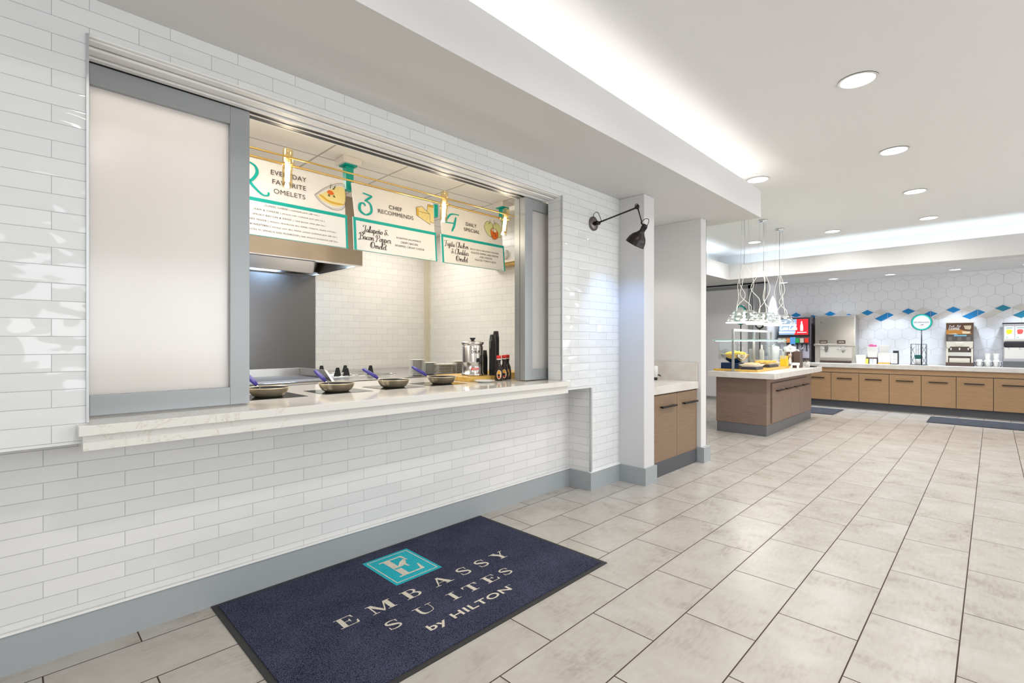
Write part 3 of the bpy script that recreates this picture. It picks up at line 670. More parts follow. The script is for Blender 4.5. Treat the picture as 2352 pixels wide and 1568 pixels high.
def script(m, txt, x, y, h, mx, w=None, thin=.03, thick=.078, slant=.12, center=False):
    """hand lettering from broad pen strokes"""
    adv = sum(GL[c][0] for c in txt); k = h; kx = (w/adv) if w else h
    if center: x -= adv*kx/2
    for c in txt:
        for st in GL[c][1]:
            pts = [(x+(p[0]+p[1]*slant)*kx, y+p[1]*k) for p in spline(st, 4)]
            m.ribbon(pts, lambda t, u: k*(thin+thick*max(0, abs(t.y))**1.5), mx)
        x += GL[c][0]*kx
    return m
def serif(m, ch, x, y, h, w, mx):
    """thick-and-thin serif capital in a box w x h"""
    P = lambda *q: m.poly([(x+a*w, y+b*h) for a, b in q], mx)
    R_ = lambda a, b, c, d: P((a, c), (b, c), (b, d), (a, d))
    tk, tn, sf = .24, .07, .055
    rib = lambda pts, f: m.ribbon([(x+a*w, y+b*h) for a, b in spline(pts, 6)], f, mx)
    if ch == 'E':
        R_(.14, .14+tk, 0, 1); R_(0, .88, 1-sf, 1); R_(0, .95, 0, sf); R_(.36, .66, .48, .53)
        P((.88, 1), (.78, .94), (.86, .70), (.9, .70)); P((.95, 0), (.82, .05), (.93, .33), (.98, .33)); P((.64, .36), (.68, .36), (.68, .66), (.64, .66), (.58, .5))
    elif ch == 'M':
        R_(.12, .12+tn*.8, 0, 1); R_(.76, .76+tk*.85, 0, 1); P((.06, 1), (.26, 1), (.56, .12), (.48, 0)); P((.76, 1), (.80, .9), (.54, .02), (.48, 0)); R_(0, .3, 0, sf); R_(.66, 1.05, 0, sf); R_(0, .24, 1-sf, 1); R_(.76, 1.05, 1-sf, 1)
    elif ch == 'B':
        R_(.14, .14+tk, 0, 1); R_(0, .5, 1-sf, 1); R_(0, .5, 0, sf)
        rib([(.38, .97), (.62, .95), (.76, .76), (.62, .55), (.38, .52)], lambda t, u: h*(.05+.13*abs(t.y)))
        rib([(.38, .52), (.70, .48), (.85, .26), (.68, .05), (.38, .03)], lambda t, u: h*(.05+.14*abs(t.y)))
    elif ch == 'A':
        P((.45, 1), (.55, 1), (.17, 0), (.11, 0)); P((.42, 1), (.56, 1), (.94, 0), (.68, 0)); R_(.26, .72, .30, .35); R_(0, .3, 0, sf); R_(.58, 1.04, 0, sf)
    elif ch == 'S':
        rib([(.82, .72), (.78, .90), (.5, .98), (.22, .88), (.2, .68), (.48, .53), (.78, .36), (.80, .14), (.5, .02), (.2, .08), (.14, .3)], lambda t, u: h*(.045+.15*max(0, 1-abs(u-.5)*2.6)+.02))
        P((.80, .68), (.86, .68), (.86, 1), (.80, .9)); P((.12, .33), (.18, .33), (.18, .08), (.12, 0))
    elif ch == 'U':
        rib([(.24, .97), (.24, .35), (.34, .08), (.55, .02), (.76, .12), (.84, .4), (.84, .97)], lambda t, u: h*(.05+.16*max(0, min(1, (.5-u)*4))))
        R_(.02, .48, 1-sf, 1); R_(.68, 1.0, 1-sf, 1)
    elif ch == 'I': R_(.38, .62, 0, 1); R_(.2, .8, 0, sf); R_(.2, .8, 1-sf, 1)
    elif ch == 'T':
        R_(.39, .61, 0, 1); R_(.24, .76, 0, sf); R_(.04, .96, 1-sf, 1); P((.04, 1), (.04, .70), (.08, .70), (.18, .95)); P((.96, 1), (.96, .70), (.92, .70), (.82, .95))
    elif ch == 'Y':
        R_(.40, .62, 0, .48); R_(.26, .78, 0, sf); P((.06, 1), (.34, 1), (.62, .48), (.40, .44)); P((.84, 1), (.92, 1), (.60, .42), (.54, .46)); R_(0, .44, 1-sf, 1); R_(.70, 1.03, 1-sf, 1)

# ================================================================ MENU BOARDS AND WHAT HANGS OVER THE COUNTER
def sign(y0, label, build):
    """board 0.8 wide hanging on its post, its foot swung a little forward; local x runs along the wall, local y up from its lower edge"""
    wd, ht = .80, .535
    t = thing('menu_board', label, 'menu board', (-3.558, y0, 1.970), group='hanging menu boards over the kitchen counter')
    tl = math.atan2(.042, ht); F = frame((0, 0, 0), (0, 1, 0), (-math.sin(tl), 0, math.cos(tl)))   # normal points to the room
    off = lambda d: F @ T((0, 0, d))
    m = MB(); m.poly([(.02, .262), (wd-.012, .262), (wd-.012, ht), (.0, ht)], off(0), .012); m.build('upper_panel', 'signw', t)
    m = MB(); m.poly([(0.0, 0), (wd, 0), (wd, .262), (0, .262)], off(.003), .012); m.build('lower_panel', 'signw', t)
    m = MB(); m.poly([(0.0, 0), (wd, 0), (wd, .262), (0, .262)], off(.0042), .001); m.build('teal_frame', 'tealb', t)
    m = MB(); m.poly([(.022, .003), (wd-.018, .003), (wd-.018, .236), (.022, .236)], off(.0055), .001); m.build('paper_insert', 'signw2', t)
    build(t, off); return t
def ttext(t, name, items, off, m='ink', d=.0075):
    for txt, x0, x1, yb, yt, bold in items: q = MB(); q.text(txt, x1-x0, yt-yb, off(d) @ T((x0, yb, 0)), bold); q.build(name, m, t)
def blob(q, pts, F, n=5, th=0): q.poly([p for p in spline(pts+[pts[0]], n)[:-1]], F)
skin = {'egg': mat('print_egg_yellow', (.80, .66, .28), .5), 'gold': mat('print_ochre', (.66, .40, .05), .5), 'or': mat('print_orange', (.75, .16, .02), .5), 'gr': mat('print_leaf_green', (.10, .14, .04), .5), 'lg': mat('print_pale_green', (.66, .68, .32), .5), 'cream': mat('print_cream', (.82, .76, .58), .5)}
def numeral(t, strokes, x, y, w, h, off):
    q = MB()
    for st in strokes: q.ribbon([(x+a*w, y+b*h) for a, b in spline(st, 8)], lambda tt, u: .010+.014*abs(tt.y)*math.sin(PI*min(1, max(0, u*.9+.05))), off(.004))
    q.build('numeral', 'tealb', t)
def outline(q, pts, F, w=.0025, closed=True): q.ribbon([p for p in spline(pts+([pts[0]] if closed else []), 5)], w, F)
def s2(t, off):
    numeral(t, [[(.05, .8), (.3, 1), (.62, .92), (.70, .68), (.5, .38), (.2, .28), (.12, .40), (.35, .42), (.55, .2), (.85, -.04), (1.05, -.04), (1.08, .08)]], .02, .30, .19, .20, off)
    ttext(t, 'heading', [('EVERYDAY', .243, .49, .447, .481, .005), ('FAVORITE', .251, .485, .382, .416, .005), ('OMELETS', .258, .478, .316, .35, .005)], off)
    L = [('CLASSIC CHEESE |', .195, .36, 'CHEDDAR JACK (380 CAL.)', .37, .575), ('HAM & CHEESE |', .125, .30, 'SMOKED HAM, CHEDDAR JACK (370 CAL.)', .31, .615), ('SMOKY BACON & SWISS |', .115, .385, 'CRISP BACON, SWISS (420 CAL.)', .395, .62), ('GARDEN VEGGIE |', .05, .215, 'SPINACH, MUSHROOM, BELL PEPPER, TOMATO, ONION (310 CAL.)', .225, .705), ('DENVER/WESTERN |', .03, .228, 'SMOKED HAM, BELL PEPPER, ONION, CHEDDAR JACK (380 CAL.)', .238, .71), ('EGG WHITES W/ SPINACH AND MUSHROOM |', .03, .43, 'BABY SPINACH, MUSHROOMS (200 CAL.)', .44, .715)]
    it = []
    for i, (a, x0, x1, b, x2, x3) in enumerate(L):
        y = .207-.0355*i; it += [(a, x0, x1, y, y+.0165, .006), (b, x2, x3, y+.001, y+.0135, .002)]
    ttext(t, 'lettering', it, off)
    q = MB(); F = off(.002); blob(q, [(.57, .36), (.62, .40), (.74, .475), (.79, .46), (.79, .36), (.72, .315), (.63, .33)], F); q.mi = 1; F = off(.003); blob(q, [(.58, .385), (.60, .365), (.66, .335), (.74, .33), (.785, .345), (.74, .345), (.66, .35), (.61, .378)], F); q.mi = 2; blob(q, [(.645, .41), (.66, .43), (.69, .425), (.70, .405), (.67, .395)], F); q.mi = 3
    blob(q, [(.67, .45), (.68, .49), (.675, .445)], off(.0035), 3); blob(q, [(.69, .445), (.72, .48), (.70, .44)], off(.0035), 3); blob(q, [(.65, .385), (.66, .4), (.67, .38)], off(.0035), 3); blob(q, [(.69, .385), (.70, .40), (.71, .38)], off(.0035), 3)
    q.mi = 4; outline(q, [(.55, .37), (.66, .46), (.785, .50), (.785, .33), (.70, .285), (.60, .32)], off(.0035)); outline(q, [(.56, .372), (.66, .448), (.78, .49), (.78, .34), (.70, .295), (.61, .325)], off(.0035), .0015)
    q.build('illustration', [skin['egg'], skin['gold'], skin['or'], skin['gr'], M['ink']], t)
def s3(t, off):
    numeral(t, [[(.3, 1), (.95, .93)], [(.95, .93), (.42, .62)], [(.42, .66), (.80, .52), (.85, .14), (.45, -.05), (.06, .12), (.08, .42), (.32, .5), (.45, .38)]], .055, .305, .125, .165, off)
    ttext(t, 'heading', [('CHEF', .325, .452, .385, .418, .006), ('RECOMMENDS', .222, .562, .333, .366, .006)], off)
    ttext(t, 'lettering', [('ROASTED JALAPEÑOS', .385, .63, .142, .163, .006), ('CRISPY BACON', .425, .595, .110, .127, .006), ('WHIPPED CREAM CHEESE', .365, .66, .077, .094, .006), ('MENU 146', .72, .755, .012, .017, 0)], off)
    q = MB(); script(q, 'Jalapeño &', .075, .155, .054, off(.0075), w=.225); q.build('script_lettering', 'ink', t); q = MB(); script(q, 'Bacon Popper', .042, .093, .054, off(.0075), w=.285); q.build('script_lettering', 'ink', t); q = MB(); script(q, 'Omelet', .135, .032, .055, off(.0075), w=.15); q.build('script_lettering', 'ink', t)
    q = MB(); q.mi = 0; q.poly([(.60, .455), (.66, .475), (.74, .42), (.745, .325), (.60, .385)], off(.002)); q.poly([(.715, .44), (.725, .505), (.785, .505), (.785, .35), (.745, .345), (.745, .42)], off(.002)); q.mi = 1; q.poly([(.603, .45), (.622, .45), (.625, .385), (.603, .388)], off(.003)); q.poly([(.725, .505), (.785, .505), (.785, .485), (.727, .485)], off(.003))
    for x, y, r in ((.66, .41, .007), (.69, .395, .010), (.72, .385, .008), (.70, .36, .006), (.66, .375, .006)): q.ribbon([(x+r*math.cos(a*.6), y+r*math.sin(a*.6)) for a in range(9)], .002, off(.0035))
    q.mi = 2
    for a in ([(.60, .455), (.66, .475), (.74, .42), (.745, .325), (.60, .385), (.60, .455)], [(.74, .42), (.62, .425)], [(.712, .44), (.725, .505), (.785, .505)], [(.748, .35), (.785, .345)]): q.ribbon(a, .0028, off(.004))
    q.build('illustration', [skin['egg'], skin['gold'], M['ink']], t)
def s4(t, off):
    numeral(t, [[(.12, .40), (.2, .62), (.5, .92), (1.02, .96)], [(-.04, .38), (.62, .42)], [(.80, .80), (.66, .3), (.48, -.06)]], .045, .315, .175, .165, off)
    ttext(t, 'heading', [('DAILY', .302, .437, .388, .421, .006), ('SPECIAL', .275, .472, .333, .366, .006)], off)
    ttext(t, 'lettering', [('BOLD FAJITA SEASONED CHICKEN', .342, .715, .158, .176, .006), ('ROASTED PEPPERS AND ONIONS', .350, .708, .127, .145, .006), ('AGED CHEDDAR', .452, .622, .096, .113, .006), ('ROASTED TOMATO SALSA', .395, .672, .063, .081, .006), ('MENU 147', .72, .755, .012, .017, 0)], off)
    q = MB(); script(q, 'Fajita Chicken', .03, .160, .053, off(.0075), w=.285); q.build('script_lettering', 'ink', t); q = MB(); script(q, '& Cheddar', .105, .096, .053, off(.0075), w=.205); q.build('script_lettering', 'ink', t); q = MB(); script(q, 'Omelet', .155, .032, .054, off(.0075), w=.145); q.build('script_lettering', 'ink', t)
    q = MB(); a = [(.54, .42), (.57, .47), (.62, .48), (.66, .45), (.66, .36), (.62, .33), (.57, .36)]; b = [(.66, .45), (.70, .485), (.76, .46), (.78, .40), (.76, .345), (.70, .34), (.665, .38)]; c = [(.625, .40), (.66, .425), (.71, .41), (.73, .37), (.71, .325), (.66, .31), (.63, .345)]
    blob(q, a, off(.002)); blob(q, b, off(.0025)); q.mi = 1; blob(q, c, off(.003)); q.mi = 3; blob(q, [(.64, .40), (.66, .422), (.705, .41), (.70, .385), (.66, .39)], off(.0032), 3)
    q.mi = 2
    for p in (a, b, c): outline(q, p, off(.0038))
    for p in ([(.60, .46), (.62, .47), (.625, .50)], [(.70, .46), (.69, .48), (.68, .51)], [(.67, .38), (.70, .36), (.69, .345)]): outline(q, p, off(.004), .004, False)
    q.build('illustration', [skin['lg'], skin['or'], M['ink'], skin['cream']], t)
sign(1.022, 'white menu board headed EVERYDAY FAVORITE OMELETS partly behind the wide frosted panel', s2)
sign(1.872, 'white menu board headed CHEF RECOMMENDS with teal number three and cheese drawing', s3)
sign(2.729, 'white menu board headed DAILY SPECIAL with teal number four and peppers drawing', s4)
# teal hangers
def hanger(y, lab):
    t = thing('sign_post', lab, 'post', (-3.66, y, 2.2), group='teal posts that carry the menu boards')
    m = MB(); m.box(-.031, .031, -.031, .031, .25, .44); m.build('post', 'teal', t, bevel=.003)
    m = MB(); m.poly([(-.052, -.052), (.052, -.052), (.052, .052), (-.052, .052)], T((0, 0, .45)), .010); m.build('flange', 'teal', t)
    m = MB(); m.box(-.075, .075, -.075, .075, .4505, .4985); m.build('ceiling_box', mat('pinkish_white_box', (.78, .72, .68), .7), t); return t
hanger(1.875, 'teal square post at the joint of the first two menu boards')
tag(B(-3.655, -3.615, 2.685, 2.725, 2.385, 2.50).build('sign_bracket', 'teal'), 'short teal bracket in the gap between the cheese board and the peppers board', 'bracket')
hanger(3.60, 'teal square post at the far edge of the peppers menu board')
# brass light rail with glass tube lamps
t = thing('brass_light_rail', 'pair of thin brass rails carrying tube lamps over the counter', 'light rail', (-3.06, 2.2, 2.35))
m = MB(); m.tube([(-3.0, .25, 2.352), (-3.0, 4.09, 2.352)], .0055, 8); part(m, 'rail', 'brass', t)
m = MB(); m.tube([(-3.115, .25, 2.345), (-3.115, 3.02, 2.345)], .0065, 8); m.ell((-3.115, 3.03, 2.345), (.012, .012, .012)); part(m, 'rail', 'brass', t)
def tube_lamp():
    t = thing('tube_lamp', 'x', 'lamp', (0, 0, 0))
    m = MB(); m.lathe([(.0, .115), (.027, .115), (.030, .112), (.030, -.115), (.026, -.115), (.026, .11)], 24); m.build('glass_tube', 'glass_amber', t)
    m = MB(); m.lathe([(0, -.085), (.0135, -.08), (.0145, .0), (.0135, .035), (0, .04)], 16); m.build('bulb', 'warm_em', t)
    m = MB(); m.lathe([(0, .035), (.0155, .035), (.0155, .075), (0, .078)], 14); m.build('bulb_holder', mat('frosted_holder', (.78, .68, .50), .4), t)
    m = MB(); m.tube([(.058, .02, .02), (.03, .0, .012), (.0, 0, .05)], .0035, 6); m.tube([(-.058, .0, .012), (-.02, .0, .03)], .0035, 6); m.build('clip', 'brass', t)
    return t
tl = tube_lamp()
for i, (y, l, a) in enumerate(((1.175, 'lit glass tube lamp on the brass rail in front of the EVERYDAY FAVORITE board', .02), (2.365, 'lit glass tube lamp hanging before the gap of the cheese and peppers boards', .05), (3.035, 'lit glass tube lamp hanging next to the far teal post', .16))):
    o = tl if i == 0 else dup(tl, (0, 0, 0)); o.location = (-3.06, y, 2.305); o.rotation_euler = (-a, 0, 0); o['label'] = l; o['group'] = 'glass tube lamps on the brass rail'
    pl_ = bpy.data.lights.new('tube_glow', 'POINT'); pl_.energy = 3; pl_.color = WARM; pl_.shadow_soft_size = .03; q = bpy.data.objects.new('tube_glow', pl_); C.objects.link(q); q.location = (-3.06, y, 2.15)

# wall lamp with jointed arm
def sconce():
    t = thing('wall_lamp', 'black jointed swing arm wall lamp with bell shade on the tiled pier', 'wall lamp', (-2.42, 3.45, 2.25))
    bm_ = mat('aged_black_metal', (.045, .038, .038), .32, .85)
    m = MB(); m.cyl((0, 0, 0), (.012, 0, 0), .059, .059, 36); m.cyl((.012, 0, 0), (.016, 0, 0), .052, .046, 36); part2(m, 'wall_plate', mat('bronze_plate', (.22, .19, .18), .35, .8), t)
    m = MB(); m.cyl((.016, 0, 0), (.05, 0, 0), .018, .014); m.cyl((.05, -.018, 0), (.05, .018, 0), .016); m.cyl((.05, -.022, 0), (.05, -.018, 0), .006); part2(m, 'pivot', bm_, t)
    m = MB(); m.tube([(.05, 0, 0), (.41, 0, .057)], .0065, 12); part2(m, 'long_arm', bm_, t)
    m = MB(); m.ell((.423, 0, .062), (.018, .012, .020)); m.tube([(.405, -.012, .05), (.412, -.013, .078), (.428, -.013, .083), (.440, -.012, .065), (.43, -.012, .045)], .003, 6, 5); m.cyl((.423, -.017, .062), (.423, .017, .062), .008); part2(m, 'elbow_joint', bm_, t)
    m = MB(); m.tube([(.425, 0, .055), (.460, 0, -.06)], .005, 10); part2(m, 'short_arm', bm_, t)
    m = MB(); m.tube([(.459, 0, -.06), (.462, -.006, -.075), (.475, -.006, -.088)], .007, 8); m.tube([(.459, 0, -.06), (.455, .006, -.072), (.475, .006, -.088)], .004, 8); part2(m, 'fork_joint', bm_, t)
    m = MB(); m.tube([(.005, 0, .055), (.02, -.01, .082), (.06, -.012, .080), (.09, -.005, .005)], .0026, 8, 8); m.tube([(.462, 0, -.058), (.50, -.008, -.045), (.525, -.006, -.06), (.508, 0, -.10)], .0026, 8, 8); part2(m, 'cable', 'dark', t)
    # shade: axis from neck to mouth
    n0, n1 = Vector((.488, 0, -.098)), Vector((.398, 0, -.228)); d = (n1-n0).normalized(); mx = T(n0) @ d.to_track_quat('Z', 'Y').to_matrix().to_4x4(); L = (n1-n0).length
    m = MB(); m.lathe([(0, -.012), (.016, -.012), (.02, -.004), (.022, .02), (.0215, .045), (.034, .065), (.058, .09), (.072, .12), (.078, L-.004), (.0805, L), (.0775, L), (.07, .12), (.055, .092), (.03, .07), (.018, .05)], 40, mx); part2(m, 'bell_shade', bm_, t)
    m = MB(); m.lathe([(.0225, .0), (.0235, .004), (.0235, .02), (.0225, .024)], 30, mx); part2(m, 'shade_collar', 'black', t)
    m = MB(); m.ell(n0+d*.105, (.022, .022, .022)); part2(m, 'bulb', 'lens_c', t)
    sp = bpy.data.lights.new('wall_lamp_light', 'SPOT'); sp.energy = 13; sp.color = (.25, .50, 1); sp.spot_size = math.radians(84); sp.spot_blend = 1; sp.shadow_soft_size = .03
    o = bpy.data.objects.new('wall_lamp_light', sp); C.objects.link(o); o.location = Vector((-2.42, 3.45, 2.25))+n1; o.rotation_euler = Vector((-.42, .30, -.86)).to_track_quat('-Z', 'Y').to_euler()
def part2(mb, name, m, root): o = mb.build(name, m); o.parent = root; return o
sconce()

# ================================================================ FLOOR MATS
t = thing('logo_floor_mat', 'navy floor mat with teal logo square and EMBASSY SUITES lettering in front of the counter', 'mat', (-2.09, 1.51, 0))
m = MB(); m.box(-2.630, -1.556, .658, 2.358, 0, .004); part(m, 'rubber_border', 'rubber', t)
m = MB(); m.box(-2.605, -1.582, .684, 2.332, .004, .0085); part(m, 'carpet_field', 'mat_navy', t)
FM = lambda z: frame((0, 0, z), (0, 1, 0), (-1, 0, 0))      # letter x runs along +y, letter up is -x
q = MB(); q.poly([(1.373, 2.168), (1.664, 2.168), (1.664, 2.518), (1.373, 2.518)], FM(.0092)); part(q, 'logo_square', 'mat_teal', t)
q = MB(); a0, a1, b0_, b1_ = 1.389, 1.648, 2.187, 2.499; w_ = .006
for r in ((a0, a1, b0_, b0_+w_), (a0, a1, b1_-w_, b1_), (a0, a0+w_, b0_, b1_), (a1-w_, a1, b0_, b1_)): q.poly([(r[0], r[2]), (r[1], r[2]), (r[1], r[3]), (r[0], r[3])], FM(.0098))
serif(q, 'E', 1.437, 2.232, .222, .165, FM(.0098)); q.mi = 1
q.poly(spline([(1.46, 2.335), (1.50, 2.345), (1.535, 2.375), (1.56, 2.40), (1.545, 2.355), (1.51, 2.325), (1.47, 2.32)], 5), FM(.0103)); q.mi = 0
q.poly(spline([(1.465, 2.332), (1.50, 2.352), (1.53, 2.385), (1.572, 2.405), (1.556, 2.36), (1.52, 2.335)], 5), FM(.0108)); part(q, 'logo_letter', ['mat_cream', 'mat_teal'], t)
q = MB()
for ch, x0, w in (('E', .998, .092), ('M', 1.150, .122), ('B', 1.335, .098), ('A', 1.505, .112), ('S', 1.675, .080), ('S', 1.805, .080), ('Y', 1.935, .100)): serif(q, ch, x0, 2.008, .081, w, FM(.0095))
part(q, 'lettering', 'mat_cream', t); q = MB()
for ch, x0, w in (('S', 1.137, .078), ('U', 1.290, .108), ('I', 1.470, .085), ('T', 1.580, .098), ('E', 1.715, .088), ('S', 1.832, .076)): serif(q, ch, x0, 1.848, .068, w, FM(.0095))
part(q, 'lettering', 'mat_cream', t); q = MB()
q.text('by HILTON', .50, .060, FM(.0095) @ T((1.262, 1.708, 0)), .02); q.text('TM', .018, .008, FM(.0095) @ T((1.768, 1.760, 0)), .01)
part(q, 'lettering', 'mat_cream', t)
for x0, x1, y0, y1, l in ((-.74, 1.1, 9.95, 10.78, 'dark grey carpet mat lying in front of the beverage counter'), (-3.1, -1.95, 9.83, 10.74, 'dark grey carpet mat on the floor behind the island')):
    t = thing('floor_mat', l, 'mat', ((x0+x1)/2, (y0+y1)/2, 0)); m = MB(); m.box(x0, x1, y0, y1, 0, .004); part(m, 'rubber_border', 'rubber', t)
    m = MB(); m.box(x0+.02, x1-.02, y0+.02, y1-.02, .004, .009); part(m, 'carpet_field', 'mat_grey', t)

# ================================================================ ALCOVE CABINET
def handle(x, y0, y1, z, axis='y', m='black'):
    q = MB()
    if axis == 'y':
        q.box(x+.018, x+.040, y0, y1, z-.008, z+.008)
        for y in (y0+.02, y1-.02): q.box(x, x+.018, y-.006, y+.006, z-.006, z+.006)
    return q
t = thing('alcove_cabinet', 'brown two door base cabinet set between the two white columns', 'cabinet', (-2.5, 4.53, 0))
m = MB(); m.box(-2.84, -2.235, 4.038, 5.025, .14, .764); part(m, 'cabinet_body', 'oak_n', t)
m = MB(); m.box(-2.84, -2.205, 4.038, 5.005, 0, .138); part(m, 'toe_kick', 'toe', t)
m = MB(); m.box(-2.235, -2.215, 5.002, 5.026, .14, .764); part(m, 'filler_strip', 'oak_n', t)
for y0, y1, h0, h1 in ((4.04, 4.563, 4.215, 4.50), (4.568, 5.0, 4.67, 4.965)):
    m = MB(); m.box(-2.234, -2.210, y0, y1, .137, .752); d = part(m, 'door', 'oak_n', t, bevel=.001)
    m = handle(-2.210, h0, h1, .642); h = part(m, 'handle', 'black', t); h.parent = d
t = thing('alcove_countertop', 'pale stone countertop on the alcove cabinet', 'countertop', (-2.5, 4.53, .765))
m = MB(); m.box(-2.855, -2.195, 4.036, 5.026, .766, .84); part(m, 'slab', 'stone', t, bevel=.002)
m = MB(); m.box(-2.855, -2.205, 5.012, 5.026, .8405, 1.037); m.box(-2.858, -2.84, 4.036, 5.012, .8405, 1.037); part(m, 'backsplash', 'stone', t)
t = thing('small_dispenser', 'small white pump dispenser on alcove countertop, mostly hidden by the column', 'dispenser', (-2.60, 4.86, .84))
m = MB(); m.lathe([(0, .03), (.028, .03), (.03, .1), (.03, .15), (0, .155)], 20); m.build('white_tank', 'white', t)
m = MB(); m.lathe([(0, 0), (.024, 0), (.024, .03), (0, .03)], 16); m.tube([(0, 0, .05), (.04, .02, .055), (.05, .025, .04)], .007, 8); m.build('dark_base', 'dark', t)

# ================================================================ ISLAND
IX0, IX1, IY0, IY1 = -2.79, -2.13, 6.97, 9.2
t = thing('island_cabinet', 'walnut island with charcoal plinth and narrow doors under the food display', 'island', (-2.46, 8.1, 0))
m = MB(); m.box(IX0, IX1, IY0, IY1, .142, .765); part(m, 'cabinet_body', 'oak_d', t)
m = MB(); m.box(IX0+.01, IX1-.002, IY0+.004, IY1-.02, 0, .14); part(m, 'plinth', 'toe2', t)
m = MB(); m.box(IX1, IX1+.004, 7.14, 8.88, .694, .700); part(m, 'shadow_gap', 'dark', t)
for y0, y1, h0, h1 in ((7.142, 7.580, 7.28, 7.56), (7.588, 7.998, 7.69, 7.985), (8.004, 8.438, 8.12, 8.42), (8.444, 8.876, 8.55, 8.86)):
    m = MB(); m.box(IX1+.001, IX1+.02, y0, y1, .16, .690); d = part(m, 'door', 'oak_d', t, bevel=.001)
    m = handle(IX1+.02, h0, h1, .587); h = part(m, 'handle', 'black', t); h.parent = d
tag(B(-2.865, -2.0, 6.86, 9.31, .766, .84, bev=.003).build('island_countertop', 'stone'), 'thick pale stone countertop of the island', 'countertop')
Z0 = .8405
t = thing('sneeze_guard', 'glass sneeze guard on square steel posts standing on the island', 'sneeze guard', (-2.55, 8.0, Z0))
for y in (6.97, 7.80, 8.60):
    m = MB(); m.box(-2.572, -2.545, y-.013, y+.013, Z0+.004, 1.428); part(m, 'post', 'alu', t)
m = MB(); m.box(-2.575, -2.542, 6.955, 8.615, 1.398, 1.430); part(m, 'top_bar', 'alu', t)
m = MB(); m.box(-2.64, -2.48, 6.91, 7.03, Z0, Z0+.004); part(m, 'foot_plate', 'alu', t)
m = MB(); m.box(-2.83, -2.21, 6.95, 8.15, 1.268, 1.284); part(m, 'shelf_glass', 'glass_edge', t)
m = MB(); m.box(-2.80, -2.24, 6.97, 8.13, 1.258, 1.266); part(m, 'light_strip', mat('led_strip', (1, 1, 1), .5, emit=1.6, ecol=(.95, 1, .97)), t)
for x in (-2.215, -2.83):
    m = MB(); m.box(x, x+.008, 7.15, 8.13, 1.0, 1.266); part(m, 'side_glass', 'glass', t)
tag(B(-2.86, -2.262, 7.045, 7.66, Z0, Z0+.028, bev=.003).build('display_board', 'board'), 'long bamboo board at the near end of the island under the bowl and bread', 'board')
tag(B(-2.80, -2.268, 7.685, 8.50, Z0, Z0+.032, bev=.003).build('display_board', 'board'), 'bamboo board on the island under the tray of yellow muffins', 'board')
zb = Z0+.0285
t = thing('riser', 'dark navy glossy riser box under the fruit bowl', 'riser', (-2.66, 7.3, zb)); m = MB(); m.box(-2.80, -2.56, 7.16, 7.42, zb, zb+.085); part(m, 'riser_body', 'navy', t, bevel=.006)
t = thing('fruit_bowl', 'round steel bowl of bananas on the navy riser', 'bowl', (-2.655, 7.30, zb+.086)); m = MB()
m.lathe([(0, 0), (.06, 0), (.07, .004), (.13, .04), (.175, .085), (.19, .115), (.194, .118), (.186, .116), (.17, .085), (.125, .045), (.06, .01), (0, .008)], 40); m.build('bowl_body', 'chrome', t)
q = MB(); q.tube([(-.09, 0, 0), (-.06, 0, .022), (0, 0, .036), (.06, 0, .022), (.085, 0, .0), (.10, 0, -.004)], [.006, .015, .018, .015, .007, .004], 10); bn = q.build('banana', 'banana'); 
for i, (x, y, z, rz, rx) in enumerate(((0, 0, .13, .3, 0), (.03, .05, .125, .9, .3), (-.05, -.04, .12, .1, .5), (.05, -.06, .12, -.3, -.3), (-.08, .03, .115, 1.4, .2), (.09, .02, .115, 1.9, 0), (-.02, .09, .115, .5, -.4))):
    o = bn if i == 0 else bn.copy()
    if i: C.objects.link(o)
    o.location = (-2.655+x, 7.30+y, zb+.086+z-.01); o.rotation_euler = (rx, 0, rz+PI/4); tag(o, 'ripe yellow banana heaped in the steel bowl', 'banana', 'bananas in the steel bowl')
def tray(x, y, w, l, z, lab, stand=True, rz=0):
    t = thing('serving_tray', lab, 'tray', (x, y, z), rz); m = MB(); h0 = .032 if stand else 0
    if stand: m.box(-w*.42, w*.42, -l*.42, l*.42, 0, .03); m.build('dark_stand', mat('slate_stand', (.05, .055, .08), .35), t); m = MB()
    def ring(s, zz): return [(-w/2*s, -l/2*s, zz), (w/2*s, -l/2*s, zz), (w/2*s, l/2*s, zz), (-w/2*s, l/2*s, zz)]
    R = [ring(.72, h0), ring(1, h0+.035), ring(.97, h0+.036), ring(.70, h0+.006)]; V = [[m.b.verts.new(p) for p in r] for r in R]
    for A, Bq in zip(V, V[1:]):
        for i in range(4): m._face([A[i], A[(i+1) % 4], Bq[(i+1) % 4], Bq[i]])
    m._face(V[0][::-1]); m._face(V[-1]); m.build('tray_dish', 'white', t); return h0
tray(-2.40, 7.24, .24, .34, zb, 'white dish of sliced bread on a slate stand beside the fruit bowl')
tray(-2.46, 8.02, .28, .50, zb+.004, 'white dish of golden muffins on a slate stand')
breadm = [mat('bread_crust', (.62, .36, .12), .7), mat('bread_crumb', (.80, .64, .38), .8), mat('muffin_top', (.72, .40, .06), .6)]
q = MB(); q.ell((0, 0, 0), (.045, .013, .028)); br = q.build('bread_slice', breadm[1])
for k in range(12):
    o = br if k == 0 else br.copy()
    if k: C.objects.link(o)
    o.location = (-2.44+(k % 2)*.075, 7.12+(k//2)*.043, zb+.032+.034); o.rotation_euler = (.55, 0, .25+.12*(k % 3)); tag(o, 'slice of toasted bread leaning in the white dish beside the bananas', 'bread', 'bread slices in the white dish')
q = MB(); q.lathe([(0, 0), (.022, 0), (.030, .025), (.034, .030), (.030, .045), (.015, .055), (0, .057)], 16); mf = q.build('muffin', breadm[2])
